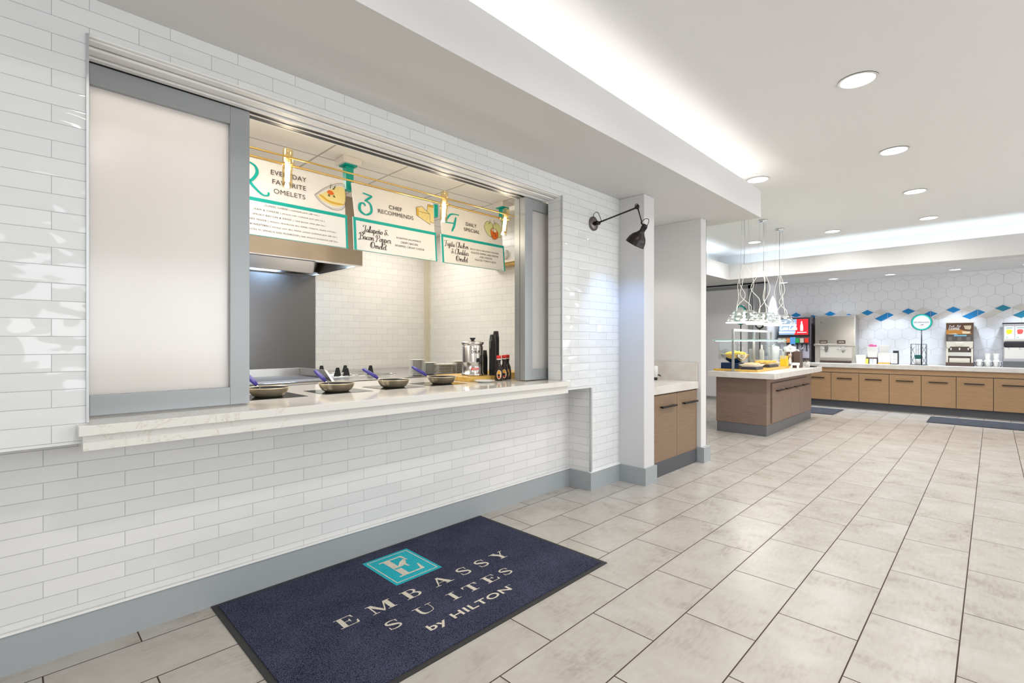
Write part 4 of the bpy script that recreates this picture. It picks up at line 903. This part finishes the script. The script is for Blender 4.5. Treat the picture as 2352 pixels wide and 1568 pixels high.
for k in range(15):
    o = mf if k == 0 else mf.copy()
    if k: C.objects.link(o)
    o.location = (-2.53+(k % 3)*.072, 7.88-.05+(k//3)*.082, zb+.044); o.rotation_euler = (.1*math.sin(k), .1*math.cos(k*2), k); tag(o, 'golden muffin in the white dish on the second bamboo board', 'muffin', 'muffins in the white dish')
q = B(-.05, .05, -.04, .04, 0, .16, bev=.004).build('yellow_crate', 'yel'); q.location = (-2.33, 8.46, zb+.004); tag(q, 'upright yellow box at the end of the muffin board', 'box')
# carafes, bottle, ladle, holders
def jug(x, y, lab):
    t = thing('ceramic_carafe', lab, 'carafe', (x, y, Z0)); m = MB(); m.lathe([(0, 0), (.07, 0), (.075, .02), (.085, .20), (.09, .33), (.082, .33), (.075, .2), (.06, .02), (0, .01)], 28); m.build('carafe_body', 'white', t)
    m = MB(); m.tube([(.085, 0, .28), (.13, 0, .27), (.14, 0, .18), (.08, 0, .10)], .009, 8, 5); m.build('carafe_handle', 'white', t)
    m = MB(); m.lathe([(.0, .33), (.082, .33), (.07, .345), (.02, .352), (.02, .37), (0, .37)], 24); m.build('steel_lid', 'chrome', t); return t
jug(-2.62, 8.93, 'white ceramic carafe next to the tall milk bottle on the island'); j = jug(-2.40, 9.02, 'white ceramic carafe with small red mark beside the serving spoon')
m = MB(); m.poly([(-.008, .20), (.008, .20), (.008, .23), (-.008, .23)], T((.02, -.0885, 0)) @ frame((0, 0, 0), (1, 0, 0), (0, 0, 1))); m.build('red_mark', 'red', j)
t = thing('squeeze_bottle', 'tall slim white bottle on the island behind the glass', 'bottle', (-2.74, 8.72, Z0)); m = MB(); m.lathe([(0, 0), (.036, 0), (.038, .02), (.038, .26), (.015, .29), (.012, .36), (0, .362)], 20); m.build('bottle_body', 'white', t)
t = thing('acrylic_bin', 'clear acrylic bin on the island behind the muffins', 'bin', (-2.70, 8.35, Z0)); m = MB()
for a in ((-.08, .08, -.1, -.096, 0, .30), (-.08, .08, .096, .1, 0, .30), (-.08, -.076, -.096, .096, 0, .30), (.076, .08, -.096, .096, 0, .30)): m.box(*a)
m.build('bin_wall', 'acrylic', t); m = MB(); m.box(-.07, .07, -.09, .09, 0.001, .12); m.build('bin_contents', mat('cereal_mix', (.66, .60, .50), .8), t)
t = thing('serving_spoon', 'large white serving spoon hanging upright from the end of the guard', 'spoon', (-2.21, 8.36, 1.0)); m = MB(); m.tube([(0, 0, .27), (0, 0, .08)], .008, 8); m.ell((0, 0, .02), (.028, .01, .05)); m.ell((0, 0, .28), (.02, .015, .02)); m.build('spoon_body', 'chrome', t); t.location.z = Z0+.031
t = thing('cutlery_holder', 'dark brown box holder with small bottles beside the white footed dish', 'holder', (-2.22, 8.80, Z0)); m = MB(); m.box(-.045, .045, -.09, .09, 0, .26); m.build('holder_box', 'brown', t, bevel=.003)
m = MB(); m.box(-.17, -.05, -.09, -.06, 0, .25); m.box(-.17, -.155, -.06, .09, 0, .25); m.build('holder_side', 'brown', t)
t = thing('shaker_jar', 'small cream jar with pale cap in front of the brown holder', 'jar', (-2.30, 8.66, Z0)); m = MB(); m.lathe([(0, 0), (.02, 0), (.022, .12), (.014, .14), (.014, .17), (0, .17)], 16); m.build('jar_body', 'white', t); m = MB(); m.lathe([(0, .17), (.024, .17), (.024, .215), (0, .22)], 16); m.build('jar_cap', mat('tan_cap', (.62, .42, .25), .5), t)
t = thing('footed_dish', 'low white footed dish at the foot of the brown holder', 'dish', (-2.22, 8.58, Z0)); m = MB(); m.box(-.07, .07, -.04, .04, .045, .085, bev=.006); m.build('dish_body', 'white', t)
m = MB()
for x in (-.06, .045): m.box(x, x+.015, -.035, .035, 0, .045)
m.build('dish_feet', 'white', t)
t = thing('steel_cup', 'small steel cup on the island end beside the grey folded tray', 'cup', (-2.13, 8.98, Z0)); m = MB(); m.lathe([(0, 0), (.03, 0), (.042, .09), (.046, .095), (.040, .09), (.028, .01), (0, .008)], 24); m.build('cup_body', 'chrome', t)
t = thing('grey_tray', 'low grey tray lying at the far corner of the island', 'tray', (-2.12, 9.17, Z0)); m = MB(); m.box(-.08, .08, -.09, .09, .018, .04, bev=.008); m.build('tray_body', mat('grey_tray_plastic', (.28, .26, .26), .4), t); m = MB(); m.box(-.06, .06, -.07, .07, 0, .018); m.build('tray_base', 'dark', t)
# round sign stands
def round_sign(x, y, z, r, rz, base, lab, ring='teal', text=None):
    t = thing('round_sign', lab, 'sign', (x, y, base), rz); h = z-base
    m = MB(); m.cyl((0, 0, .008), (0, 0, h-r), .009, .009, 10); m.build('pole', 'dark', t)
    m = MB(); m.cyl((0, 0, 0), (0, 0, .008), .07, .07, 24); m.build('foot', 'dark', t)
    R = Matrix.Translation((0, 0, h)) @ Matrix.Rotation(PI/2, 4, 'X')
    m = MB(); m.lathe([(0, -.008), (r, -.008), (r, .008), (r-.006, .0085)], 48, R, False); m.build('rim', 'dark', t)
    m = MB(); m.lathe([(r-.006, .0085), (r*.80, .009)], 48, R, False); m.build('teal_ring', ring if ring != 'teal' else mat('bright_teal', (.02, .52, .42), .4), t)
    m = MB(); m.lathe([(r*.80, .009), (0, .0095)], 48, R, False); m.build('face', mat('white_sign_face', (.86, .85, .86), .4), t)
    if text:
        F = frame((0, -.0105, h), (1, 0, 0), (0, 0, 1)); m = MB(); m.text(text, r*1.4, r*.15, F @ T((-r*.70, -.01, 0)), .0); m.poly([(-.03, -.05), (.03, -.035), (.02, -.05), (0, -.052)], F); m.build('lettering', 'ink', t)
    return t
round_sign(-2.80, 7.95, 1.67, .155, math.radians(-38), Z0, 'round white sign with teal ring behind the nearest pendant shade')
round_sign(-2.80, 8.82, 1.60, .135, math.radians(-38), Z0, 'round white sign with dark rim behind the middle pendant shade', 'dark')

# ================================================================ PENDANTS
def pendant():
    t = thing('pendant_lamp', 'x', 'pendant lamp', (0, 0, 0)); z0 = 1.505; h = .165; rb, rt = .225, .135
    m = MB(); m.lathe([(rb, z0), (rt, z0+h), (rt-.003, z0+h), (rb-.004, z0)], 48); m.build('clear_shade', 'acrylic', t)
    m = MB(); m.lathe([(rb-.002, z0), (rb+.003, z0+.003), (rb+.003, z0+.009), (rb-.004, z0+.011), (rb-.03, z0+.004), (rb-.03, z0)], 48); m.build('lit_rim', 'pend_em', t)
    q = MB(); rg = random.Random(5)
    for lv in range(4):
        zz = z0+.035+lv*.032; r = rb+(rt-rb)*(zz-z0)/h+.001; n = 7
        for k in range(n):
            a = 2*PI*(k+.5*(lv % 2))/n+rg.uniform(-.1, .1); w = rg.uniform(.18, .32)
            q.lathe([(r+.001, zz), (r-.002, zz+.008)], 5, Matrix(), True, a, a+w)
    q.build('lit_slots', 'pend_em', t)
    m = MB(); m.lathe([(0, z0+.005), (.012, z0+.005), (.012, z0+.15), (0, z0+.15)], 12); m.build('light_stem', 'pend_em', t)
    m = MB(); m.lathe([(0, z0+h-.003), (rt, z0+h-.003), (rt, z0+h), (0, z0+h)], 32); m.build('top_disc', 'acrylic', t)
    for k, (a, bb) in enumerate(((.4, .05), (2.4, -.06), (3.3, .04), (5.2, -.05))):
        x, y = .06*math.cos(a), .06*math.sin(a); x2, y2 = .10*math.cos(a+.8), .10*math.sin(a+.8)
        m = MB(); m.tube([(x*.3, y*.3, 3.0), (x*.35, y*.35, 2.28), (x*1.4+bb, y*1.4-bb, 2.05), (x*.4, y*.4, 1.85), (x2*.9, y2*.9, 1.72), (x2, y2, z0+h)], [.0016, .0016, .0045, .0045, .0045, .0045]*1, 6); m.b.free()
        m = MB(); pts = spline([(x*.3, y*.3, 2.28), (x*1.4+bb, y*1.4-bb, 2.05), (x*.4+bb, y*.4, 1.87), (x2*.9, y2*.9, 1.74), (x2, y2, z0+h)], 6); m.tube(pts, .0045, 6); m.build('cord', 'cordw', t)
    for a in (.3, 2.4, 4.5):
        m = MB(); m.tube([(.045*math.cos(a), .045*math.sin(a), 3.0), (.12*math.cos(a), .12*math.sin(a), z0+h)], .0012, 5); m.build('suspension_wire', 'wire', t)
    m = MB(); m.tube([(0, 0, 3.0), (.01, 0, 2.6), (0, 0, 2.28)], .0035, 6); m.build('drop_cable', 'wire', t)
    m = MB(); m.lathe([(0, 2.99), (.062, 2.99), (.062, 3.018), (0, 3.018)], 28); m.build('ceiling_canopy', 'chrome', t); return t
pn = pendant()
for i, (y, l) in enumerate(((6.87, 'glowing clear slotted pendant lamp above the fruit bowl, the nearest of three'), (7.646, 'glowing clear slotted pendant lamp, middle one over the island'), (8.411, 'glowing clear slotted pendant lamp in front of the red drinks display'))):
    o = pn if i == 0 else dup(pn, (0, 0, 0)); o.location = (-2.378, y, 0); o.rotation_euler = (0, 0, i*1.3); o['label'] = l; o['group'] = 'clear pendant lamps over the island'
    L = bpy.data.lights.new('pendant_glow', 'POINT'); L.energy = 3; L.color = (1, .95, .85); L.shadow_soft_size = .05; q = bpy.data.objects.new('pendant_glow', L); C.objects.link(q); q.location = (-2.378, y, 1.50)

# ================================================================ BACK COUNTER
t = thing('beverage_countertop', 'long pale stone countertop of the beverage station along the hexagon wall', 'countertop', (-.3, 11.4, .762)); part(B(-3.295, 2.6, 11.05, 11.728, .762, .838, bev=.003), 'slab', 'stone', t); part(B(-3.29, 2.6, 11.085, 11.0995, .672, .7615), 'apron', 'oak', t)
sp = [-3.129, -2.680, -2.232, -1.787, -1.334, -.889, -.437, .010, .457, .905, 1.352, 1.80, 2.25]
def cab(x0, x1):
    t = thing('base_cabinet', 'x', 'cabinet', (x0, 11.1, 0)); w = x1-x0
    m = MB(); m.box(0.0005, w-.0005, 0, .58, .136, .76); m.build('cabinet_body', 'toe', t)  # body coloured dark to stand in for shade in the door gaps
    m = MB(); m.box(0, w, .05, .5, 0, .134); m.build('toe_kick', 'toe', t)
    m = MB(); m.box(.004, w-.004, -.02, 0, .136, .660); d = m.build('door', 'oak', t)
    m = MB(); m.box(.10, w-.105, -.048, -.032, .551, .565); m.box(.115, .127, -.032, -.02, .553, .563); m.box(w-.132, w-.12, -.032, -.02, .553, .563); m.build('handle', 'black', d)
    return t
nm = ['out of sight behind the island, nearest the partition', 'half hidden behind the island countertop end', 'in full view nearest the island, under the ice dispenser', 'under the white tubs and sweetener packets', 'under the gap between napkins and wire cup rack', 'between the round beverages sign and the coffee machine', 'under the coffee machine and paper cup holder', 'cut by the picture edge under the juice machine', 'beyond the juice machine', 'second one beyond the juice machine', 'third one beyond the juice machine', 'last one of the run']
c0 = cab(0, .4465)
for i, x in enumerate(sp[:-1]):
    o = c0 if i == 0 else dup(c0, (0, 0, 0)); o.location = (x, 11.1, 0); o.scale = ((sp[i+1]-x)/.4465, 1, 1); o['label'] = 'oak base cabinet with bar handle, '+nm[i]; o['group'] = 'oak base cabinets of the beverage counter'
ZB = .8385
# drinks machine with the red display
t = thing('soda_machine', 'tall soda fountain with red lit display and row of coloured flavour valves', 'drinks machine', (-2.94, 11.40, ZB))
m = MB(); m.box(-.30, .30, -.02, .28, 0, .93); m.build('machine_body', mat('machine_grey', (.10, .08, .09), .4), t, bevel=.01)
m = MB(); m.box(-.28, .27, -.03, -.02, .08, .36); m.build('splash_panel', mat('lavender_panel', (.50, .48, .56), .35), t)
m = MB(); m.box(-.28, .28, -.10, -.02, .53, .90); m.build('display_housing', 'dark', t)
F = frame((0, -.1005, 0), (1, 0, 0), (0, 0, 1)); m = MB(); m.poly([(-.27, .56), (.27, .56), (.27, .88), (-.27, .88)], F); m.build('display', 'redscreen', t)
m = MB(); m.poly([(-.27, .56), (.02, .56), (.06, .72), (.06, .88), (-.27, .88)], F @ T((0, 0, .001))); m.build('display_label', mat('lit_label', (.25, .4, .6), .4, emit=.35, ecol=(.4, .55, .75)), t)
m = MB(); script(m, 'Coca Cola', -.25, .66, .11, F @ T((0, 0, .002)), w=.31, thin=.07, thick=.13, slant=.3); m.poly([(-.27, .60), (.04, .60), (.04, .62), (-.27, .63)], F @ T((0, 0, .002))); 
m.poly(spline([(.13, .64), (.175, .64), (.178, .74), (.165, .79), (.162, .83), (.143, .83), (.14, .79), (.127, .74)], 3), F @ T((0, 0, .002))); m.poly([(.07, .60), (.24, .60), (.24, .613), (.07, .613)], F @ T((0, 0, .002))); m.build('display_lettering', mat('lit_white', (.9, .9, .9), .4, emit=.7), t)
m = MB(); m.box(-.29, .29, -.10, -.02, .36, .52); m.build('valve_bar', mat('graphite', (.07, .06, .07), .4), t)
vc = [(.62, .60, .56), (.60, .56, .35), (.75, .25, .08), (.12, .38, .80), (.02, .40, .10), (.62, .55, .46), (.80, .04, .02)]
for k, c in enumerate(vc):
    x = -.255+k*.083; wq = .048 if k == 3 else .034; m = MB(); m.box(x-wq, x+wq, -.125, -.10, .395-(.03 if k == 3 else 0), .485+(.02 if k == 3 else 0)); v = m.build('valve_cover', mat('valve_colour', c, .4), t, bevel=.003)
    m = MB(); m.box(x-.016, x+.016, -.12, -.09, .34, .39); m.poly([(x-.018, .22), (x-.006, .22), (x, .31), (x+.006, .22), (x+.018, .22), (x+.008, .34), (x-.008, .34)], frame((0, -.10, 0), (1, 0, 0), (0, 0, 1)), .006); o = m.build('valve_lever', 'dark', t); o.parent = v
m = MB(); m.box(-.29, .29, -.10, -.03, .0, .05); m.build('drip_tray', 'steeld', t)
# ice dispenser
t = thing('ice_dispenser', 'large stainless tea and ice dispenser with two spouts beside the soda machine', 'dispenser', (-2.22, 11.38, ZB))
m = MB(); m.box(-.35, .33, -.0, .32, .35, .93); m.build('upper_body', 'ssv', t, bevel=.008)
m = MB(); m.box(-.345, .325, .0, .31, 0, .35); m.build('lower_body', mat('beige_steel', (.62, .58, .52), .3, .6), t)
m = MB(); m.box(-.36, .34, -.05, 0, .33, .37); m.build('lip', 'steel', t, bevel=.004)
m = MB(); m.box(-.25, .28, -.02, .0, .10, .325); m.build('splash_plate', mat('pale_steel', (.74, .71, .66), .3, .3), t)
for x in (-.14, .14):
    F = frame((x, -.055, .25), (1, 0, 0), (0, 0, 1)); m = MB(); m.box(x-.03, x+.03, -.05, -.02, .25, .325); m.tube([(x-.03, -.04, .30), (x-.05, -.05, .275), (x-.10, -.05, .265)], .006, 6); m.tube([(x+.03, -.04, .30), (x+.05, -.05, .265), (x+.07, -.05, .26)], .006, 6); m.build('spout', 'chrome', t)
    m = MB(); m.cyl((x, -.022, .225), (x, -.045, .225), .024, .02, 16); m.build('push_knob', 'steeld', t)
for x, s in ((-.20, 'iced tea'), (.10, 'sweet tea')):
    m = MB(); m.box(x-.07, x+.07, -.004, 0, .375, .445); p = m.build('name_plate', 'brown', t); m = MB(); m.text(s, .09, .022, frame((x-.045, -.0048, .40), (1, 0, 0), (0, 0, 1)), .01, .3); o = m.build('plate_lettering', 'white', t); o.parent = p
m = MB(); m.lathe([(.018, 0), (.025, 0), (.025, .004), (.018, .004)], 20, frame((-.23, -.001, .80), (1, 0, 0), (0, 0, 1))); m.build('round_lock', 'steeld', t)
m = MB(); m.box(-.24, .26, -.09, -.0, .045, .07); m.build('drip_grille', 'steel', t); m = MB(); m.box(-.25, .27, -.06, -.0, 0, .045); m.build('drip_base', 'brown', t)
# soup kettle in front of the soda machine
t = thing('soup_kettle', 'dark round soup kettle with steel lid in front of the soda machine', 'kettle', (-2.86, 11.17, ZB)); m = MB(); m.lathe([(0, 0), (.09, 0), (.105, .02), (.105, .15), (.11, .155), (0, .156)], 28); m.build('kettle_body', 'dark', t)
m = MB(); m.lathe([(0, .156), (.112, .156), (.112, .17), (.09, .175), (.09, .25), (.085, .255), (0, .258)], 28); m.build('steel_insert', 'chrome', t); m = MB(); m.tube([(.08, 0, .25), (.13, 0, .30)], .01, 6); m.build('ladle_handle', 'steel', t)
# tubs, packets, napkins
def tub(x, y, z, w, d, h, lab, taper=.85, extra=None):
    t = thing('white_tub', lab, 'tub', (x, y, z)); m = MB(); R = []
    for s, zz in ((taper, 0), (1, h-.012), (1.06, h-.012), (1.06, h), (.97, h), (taper*.95, .008)): R.append([m.b.verts.new((sx*w/2*s, sy*d/2*s, zz)) for sx, sy in ((-1, -1), (1, -1), (1, 1), (-1, 1))])
    for A, Bq in zip(R, R[1:]):
        for i in range(4): m._face([A[i], A[(i+1) % 4], Bq[(i+1) % 4], Bq[i]])
    m._face(R[0][::-1]); m._face(R[-1]); m.build('tub_body', 'white', t); return t
tub(-1.785, 11.33, ZB, .155, .16, .165, 'white tapered tub standing nearest the ice dispenser')
tub(-1.615, 11.42, ZB+.12, .165, .17, .20, 'white tub of pink packets standing on the dark riser')
tub(-1.44, 11.42, ZB+.215, .15, .14, .135, 'white tub stacked on the large square white tub', .8)
tub(-1.435, 11.40, ZB+.032, .19, .17, .183, 'large square white tub on a small bamboo block', .95)
tag(B(-1.53, -1.35, 11.32, 11.48, ZB, ZB+.031).build('bamboo_block', 'board'), 'small bamboo block under the large square white tub', 'block')
tag(B(-1.72, -1.54, 11.34, 11.50, ZB, ZB+.119).build('dark_riser', 'brown'), 'dark riser behind the sweetener packets', 'riser')
for k, (x, c, nmq) in enumerate(((-1.70, (.80, .68, .12), 'yellow'), (-1.63, (.62, .64, .75), 'lilac'), (-1.575, (.75, .75, .80), 'blue and white'))):
    q = B(x-.026, x+.026, 11.29, 11.335, ZB, ZB+.095).build('sweetener_box', mat('packet_colour', c, .5)); tag(q, nmq+' box of sweetener packets in front of the dark riser', 'box')
q = MB(); q.poly(spline([(-.05, 0), (-.06, .03), (-.02, .045), (.02, .03), (.05, .035), (.06, .0)], 4), frame((-1.62, 11.38, ZB+.322), (1, 0, 0), (0, 0, 1)), .06); tag(q.build('pink_packets', mat('pink_paper', (.75, .12, .35), .6)), 'bunch of pink sweetener packets sticking out of a white tub', 'packets')['kind'] = 'stuff'
t = thing('napkin_dispenser', 'napkin holder with stacked white napkins beside the white tubs', 'napkin holder', (-1.285, 11.38, ZB)); m = MB(); m.box(-.03, .05, .02, .09, 0, .25); m.box(-.05, .05, -.05, .09, 0, .012); m.build('holder_frame', 'dark', t); m = MB()
for k in range(7): m.box(-.055, .04, -.045, .015, .014+k*.028, .038+k*.028)
m.build('napkin_stack', 'white', t)
# round beverages sign and cup rack
round_sign(-.905, 11.36, 1.60, .148, 0, ZB, 'round BEVERAGES sign on a black pole above the wire cup rack', 'teal', 'BEVERAGES')
t = thing('wire_cup_rack', 'black wire rack holding green and white cup sleeves below the beverages sign', 'rack', (-.945, 11.36, ZB)); m = MB()
for sx in (-1, 1):
    for sy in (-1, 1): m.tube([(sx*.105, sy*.07, 0), (sx*.105, sy*.07, .37)], .004, 6)
for z in (.37,): m.tube([(-.105, -.07, z), (.105, -.07, z), (.105, .07, z), (-.105, .07, z), (-.105, -.07, z)], .004, 6)
for x0, x1 in ((-.105, -.05), (.05, .105)):
    m.tube([(x0, -.07, .33), (x1-.0, -.07, .18), (x0, -.07, .02)], .003, 6, 6); m.tube([(x1, -.07, .33), (x0, -.07, .18), (x1, -.07, .02)], .003, 6, 6)
for x in (-.03, 0, .03): m.tube([(x, -.07, .37), (x, -.07, .12)], .003, 6)
m.build('wire_frame', 'dark', t); m = MB(); m.lathe([(0, 0), (.13, 0), (.13, .006), (0, .008)], 32); m.build('base_disc', 'dark', t)
t = thing('paper_cup', 'green and white paper cup standing in the wire rack', 'paper cup', (-.955, 11.34, ZB+.009)); m = MB(); m.lathe([(0, 0), (.036, 0), (.042, .10)], 24); m.build('cup_lower', 'white', t); m = MB(); m.lathe([(.0425, .10), (.046, .17), (.0, .17)], 24); m.build('green_sleeve', mat('dark_green_sleeve', (.01, .15, .13), .5), t)
# coffee machine
t = thing('coffee_machine', 'coffee machine with brown COFFEE picture panel and cream lower front', 'coffee machine', (-.405, 11.36, ZB))
cr = mat('cream_plastic', (.70, .66, .56), .35); m = MB(); m.box(-.172, .172, .0, .34, .06, .735); m.build('machine_body', mat('machine_brown', (.11, .08, .07), .4), t)
m = MB(); m.box(-.178, .182, -.02, .35, .735, .748); m.build('top_cap', 'steel', t)
F = frame((0, -.001, 0), (1, 0, 0), (0, 0, 1)); m = MB(); m.poly([(-.17, .54), (.17, .54), (.17, .733), (-.17, .733)], F); m.mi = 1; m.poly([(-.17, .545), (.16, .545), (.08, .60), (-.04, .64), (-.17, .62)], F @ T((0, 0, .0005))); m.mi = 2
m.poly(spline([(.04, .555), (.12, .555), (.135, .59), (.03, .59)], 2), F @ T((0, 0, .001))); m.poly([(.06, .66), (.14, .66), (.15, .69), (.05, .69)], F @ T((0, 0, .001))); m.poly([(.07, .63), (.13, .62), (.15, .66), (.06, .66)], F @ T((0, 0, .001))); m.poly([(-.16, .545), (-.02, .54), (-.05, .56)], F @ T((0, 0, .001)))
m.build('picture_panel', [mat('coffee_brown_print', (.14, .07, .04), .4), mat('amber_print', (.55, .24, .05), .4), mat('latte_print', (.78, .66, .50), .4)], t)
m = MB(); m.text('COFFEE', .14, .042, F @ T((-.14, .615, .0015)), .04); script(m, 'Fresh - Hot', -.14, .668, .035, F @ T((0, 0, .0015)), w=.15, thin=.06, thick=.10, slant=.3); m.build('panel_lettering', 'whl', t)
m = MB(); m.box(-.155, .155, -.012, 0, .42, .535); m.build('control_panel', mat('graphite_panel', (.09, .08, .075), .35), t)
m = MB(); m.box(-.07, .09, -.014, -.012, .508, .532); m.build('blue_display', mat('blue_lcd', (.12, .30, .42), .3, emit=.25, ecol=(.2, .5, .7)), t)
for x in (-.12, 0, .11):
    m = MB(); [m.box(x-.025, x+.025, -.016, -.012, .44+.02*k, .45+.02*k) for k in range(3)]; m.build('button_group', 'steeld', t)
m = MB(); m.poly([(-.17, .42), (.17, .42), (.165, .30), (.13, .30), (.12, .33), (-.12, .33), (-.13, .30), (-.165, .30)], frame((0, -.03, 0), (1, 0, 0), (0, 0, 1)), .03); m.box(-.17, -.145, -.03, 0, .06, .31); m.box(.145, .17, -.03, 0, .06, .31); m.build('cream_front', cr, t)
m = MB(); m.box(-.05, .05, -.045, -.03, .345, .40); m.build('door_latch', cr, t, bevel=.004)
for x in (-.11, 0, .11): m = MB(); m.cyl((x, -.012, .31), (x, -.012, .27), .012, .008, 12); m.build('nozzle', 'white', t)
m = MB(); m.box(-.145, .145, -.02, -.002, .17, .235); m.build('chrome_bar', 'steel', t); m = MB(); m.box(-.13, .13, -.03, -.002, .06, .135); m.build('cream_tray', cr, t); m = MB(); m.box(-.175, .175, -.07, .34, 0, .06); m.build('drip_base', 'brown', t)
# cup holder
t = thing('cup_holder', 'white three hole paper cup holder beside the coffee machine', 'holder', (-.06, 11.38, ZB)); m = MB(); m.box(-.165, .165, -.05, .05, .085, .092); m.build('holder_plate', 'white', t)
m = MB()
for x in (-.16, -.055, .055, .16): m.tube([(x, -.03, .085), (x+.01, -.03, .03), (x-.012, -.03, 0)], .004, 6)
m.build('wire_feet', 'dark', t)
pc = MB(); pc.lathe([(0, 0), (.030, 0), (.040, .115), (.042, .118), (.038, .116), (.028, .01), (0, .008)], 24); pc = pc.build('paper_cup', 'white'); k0 = 0
for x, z, l in ((-.16, -.033, 'white paper cup in the holder, lowest and nearest the coffee machine'), (-.055, .052, 'white paper cup stacked upside down in the middle of the holder'), (.045, .052, 'white paper cup stacked in the holder nearest the juice machine'), (-.055, 0, 'lower white paper cup in the middle of the holder'), (.045, 0, 'lower white paper cup of the holder nearest the juice machine')):
    o = pc if k0 == 0 else pc.copy()
    if k0: C.objects.link(o)
    k0 = 1; o.location = (-.06+x+.055, 11.38, ZB+max(0, z)+(.0 if z <= 0 else .05)); tag(o, l, 'paper cup', 'white paper cups in the holder')
# juice machine
t = thing('juice_machine', 'juice machine with backlit fruit pictures at the picture edge of the counter', 'juice machine', (.39, 11.42, ZB)); m = MB(); m.box(-.27, .27, 0, .28, 0, .72); m.build('machine_body', mat('silver_body', (.50, .50, .53), .3, .7), t, bevel=.01)
m = MB(); m.box(-.275, .275, -.01, .29, .705, .725); m.build('top_trim', 'dark', t)
for k, c in enumerate(((.75, .70, .03), (.80, .12, .10), (.35, .50, .10), (.80, .35, .04))):
    x = -.195+k*.125; F = frame((x, -.002, .58), (1, 0, 0), (0, 0, 1)); m = MB(); m.poly([(-.055, -.115), (.055, -.115), (.055, .085), (-.055, .085)], F); m.mi = 1; m.poly(spline([(-.03, -.04), (.02, -.035), (.03, .03), (-.035, .03), (-.03, -.04)], 3), F @ T((0, 0, .001))); m.mi = 2; m.poly([(-.04, .055), (.04, .055), (.04, .065), (-.04, .065)], F @ T((0, 0, .001))); m.poly([(-.04, -.10), (-.015, -.10), (-.015, -.09), (-.04, -.09)], F @ T((0, 0, .001)))
    m.build('picture_card', [mat('lit_card', (.85, .87, .9), .4, emit=.25), mat('fruit_print', c, .4), 'teal'], t)
m = MB(); m.box(-.26, .26, -.03, 0, .43, .455); m.build('button_strip', cr, t)
m = MB(); m.box(-.26, .26, -.06, 0, .32, .42, bev=.02); m.build('dark_visor', 'dark', t)
m = MB(); m.box(-.25, .25, -.02, 0, .14, .32); m.build('splash_panel', 'steel', t)
for k in range(4): x = -.195+k*.125; m = MB(); m.cyl((x, -.04, .32), (x, -.04, .285), .014, .01, 12); m.build('nozzle', 'white', t)
m = MB(); m.box(-.265, .265, -.12, 0, 0, .10, bev=.01); m.build('drip_tray', mat('speckled_tray', (.12, .12, .12), .5), t)

# ================================================================ CEILING LIGHTS
def can(z, mm, r=.115):
    t = thing('recessed_downlight', 'x', 'downlight', (0, 0, 0))
    m = MB(); m.lathe([(r, -.004), (r-.015, -.006), (r-.018, 0), (r, .0)], 40); m.build('trim_ring', 'trimw', t)
    m = MB(); m.lathe([(0, -.0015), (r-.018, -.0015)], 40); m.build('lit_lens', mm, t); return t
cn = can(ZC, 'lens'); P7 = [(-.652, 2.27, 'in the long row, out past the nearest one'), (-.652, 4.007, 'nearest and largest, high above the floor tiles'), (-.652, 5.72, 'second in the long row over the walkway'), (-.652, 7.44, 'third in the long row over the walkway'), (-.652, 9.17, 'last in the long row before the far cove'), (-1.83, 5.70, 'showing just past the end corner of the near soffit'), (-1.83, 9.2, 'beyond the pendants near the far cove'), (-3.02, 9.235, 'seen between the pendant cables'), (-1.83, 7.44, 'x'), (.55, 4.0, 'x'), (.55, 7.4, 'x'), (-.652, .54, 'x'), (.55, .54, 'x')]
used = 0
for i, (x, y, l) in enumerate(P7):
    if l == 'x' or i == 0: pass
    else:
        o = cn if used == 0 else dup(cn, (0, 0, 0)); used = 1; o.location = (x, y, ZC); o['label'] = 'round recessed ceiling downlight '+l; o['group'] = 'recessed downlights of the main ceiling'
    area('downlight', (x, y, ZC-.008), (0, 0, 0), .18, .18, 9 if x > -1 else 13, NEUT, 'DISK', math.radians(150))
cs = can(2.48, 'lens_c', .09)
for i, (x, l) in enumerate(((-3.10, 'over the soda machine by the partition'), (-2.22, 'over the ice dispenser'), (-1.335, 'over the white tubs'), (-.455, 'over the coffee machine'), (.42, 'over the juice machine'))):
    o = cs if i == 0 else dup(cs, (0, 0, 0)); o.location = (x, 11.22, 2.48); o['label'] = 'cool recessed soffit spotlight '+l; o['group'] = 'recessed spotlights of the beverage soffit'
    s = bpy.data.lights.new('soffit_spot', 'SPOT'); s.energy = 90; s.color = (.72, .84, 1); s.spot_size = math.radians(78); s.spot_blend = .35; s.shadow_soft_size = .06; q = bpy.data.objects.new('soffit_spot', s); C.objects.link(q); q.location = (x, 11.22, 2.465)

al = dup(cs, (-2.66, 4.45, 2.54), None, 'small recessed light in the soffit above the alcove countertop', 'recessed light of the alcove')
s = bpy.data.lights.new('alcove_spot', 'SPOT'); s.energy = 16; s.color = (1, .95, .88); s.spot_size = math.radians(95); s.spot_blend = .4; s.shadow_soft_size = .05
q = bpy.data.objects.new('alcove_spot', s); C.objects.link(q); q.location = (-2.60, 4.45, 2.52)
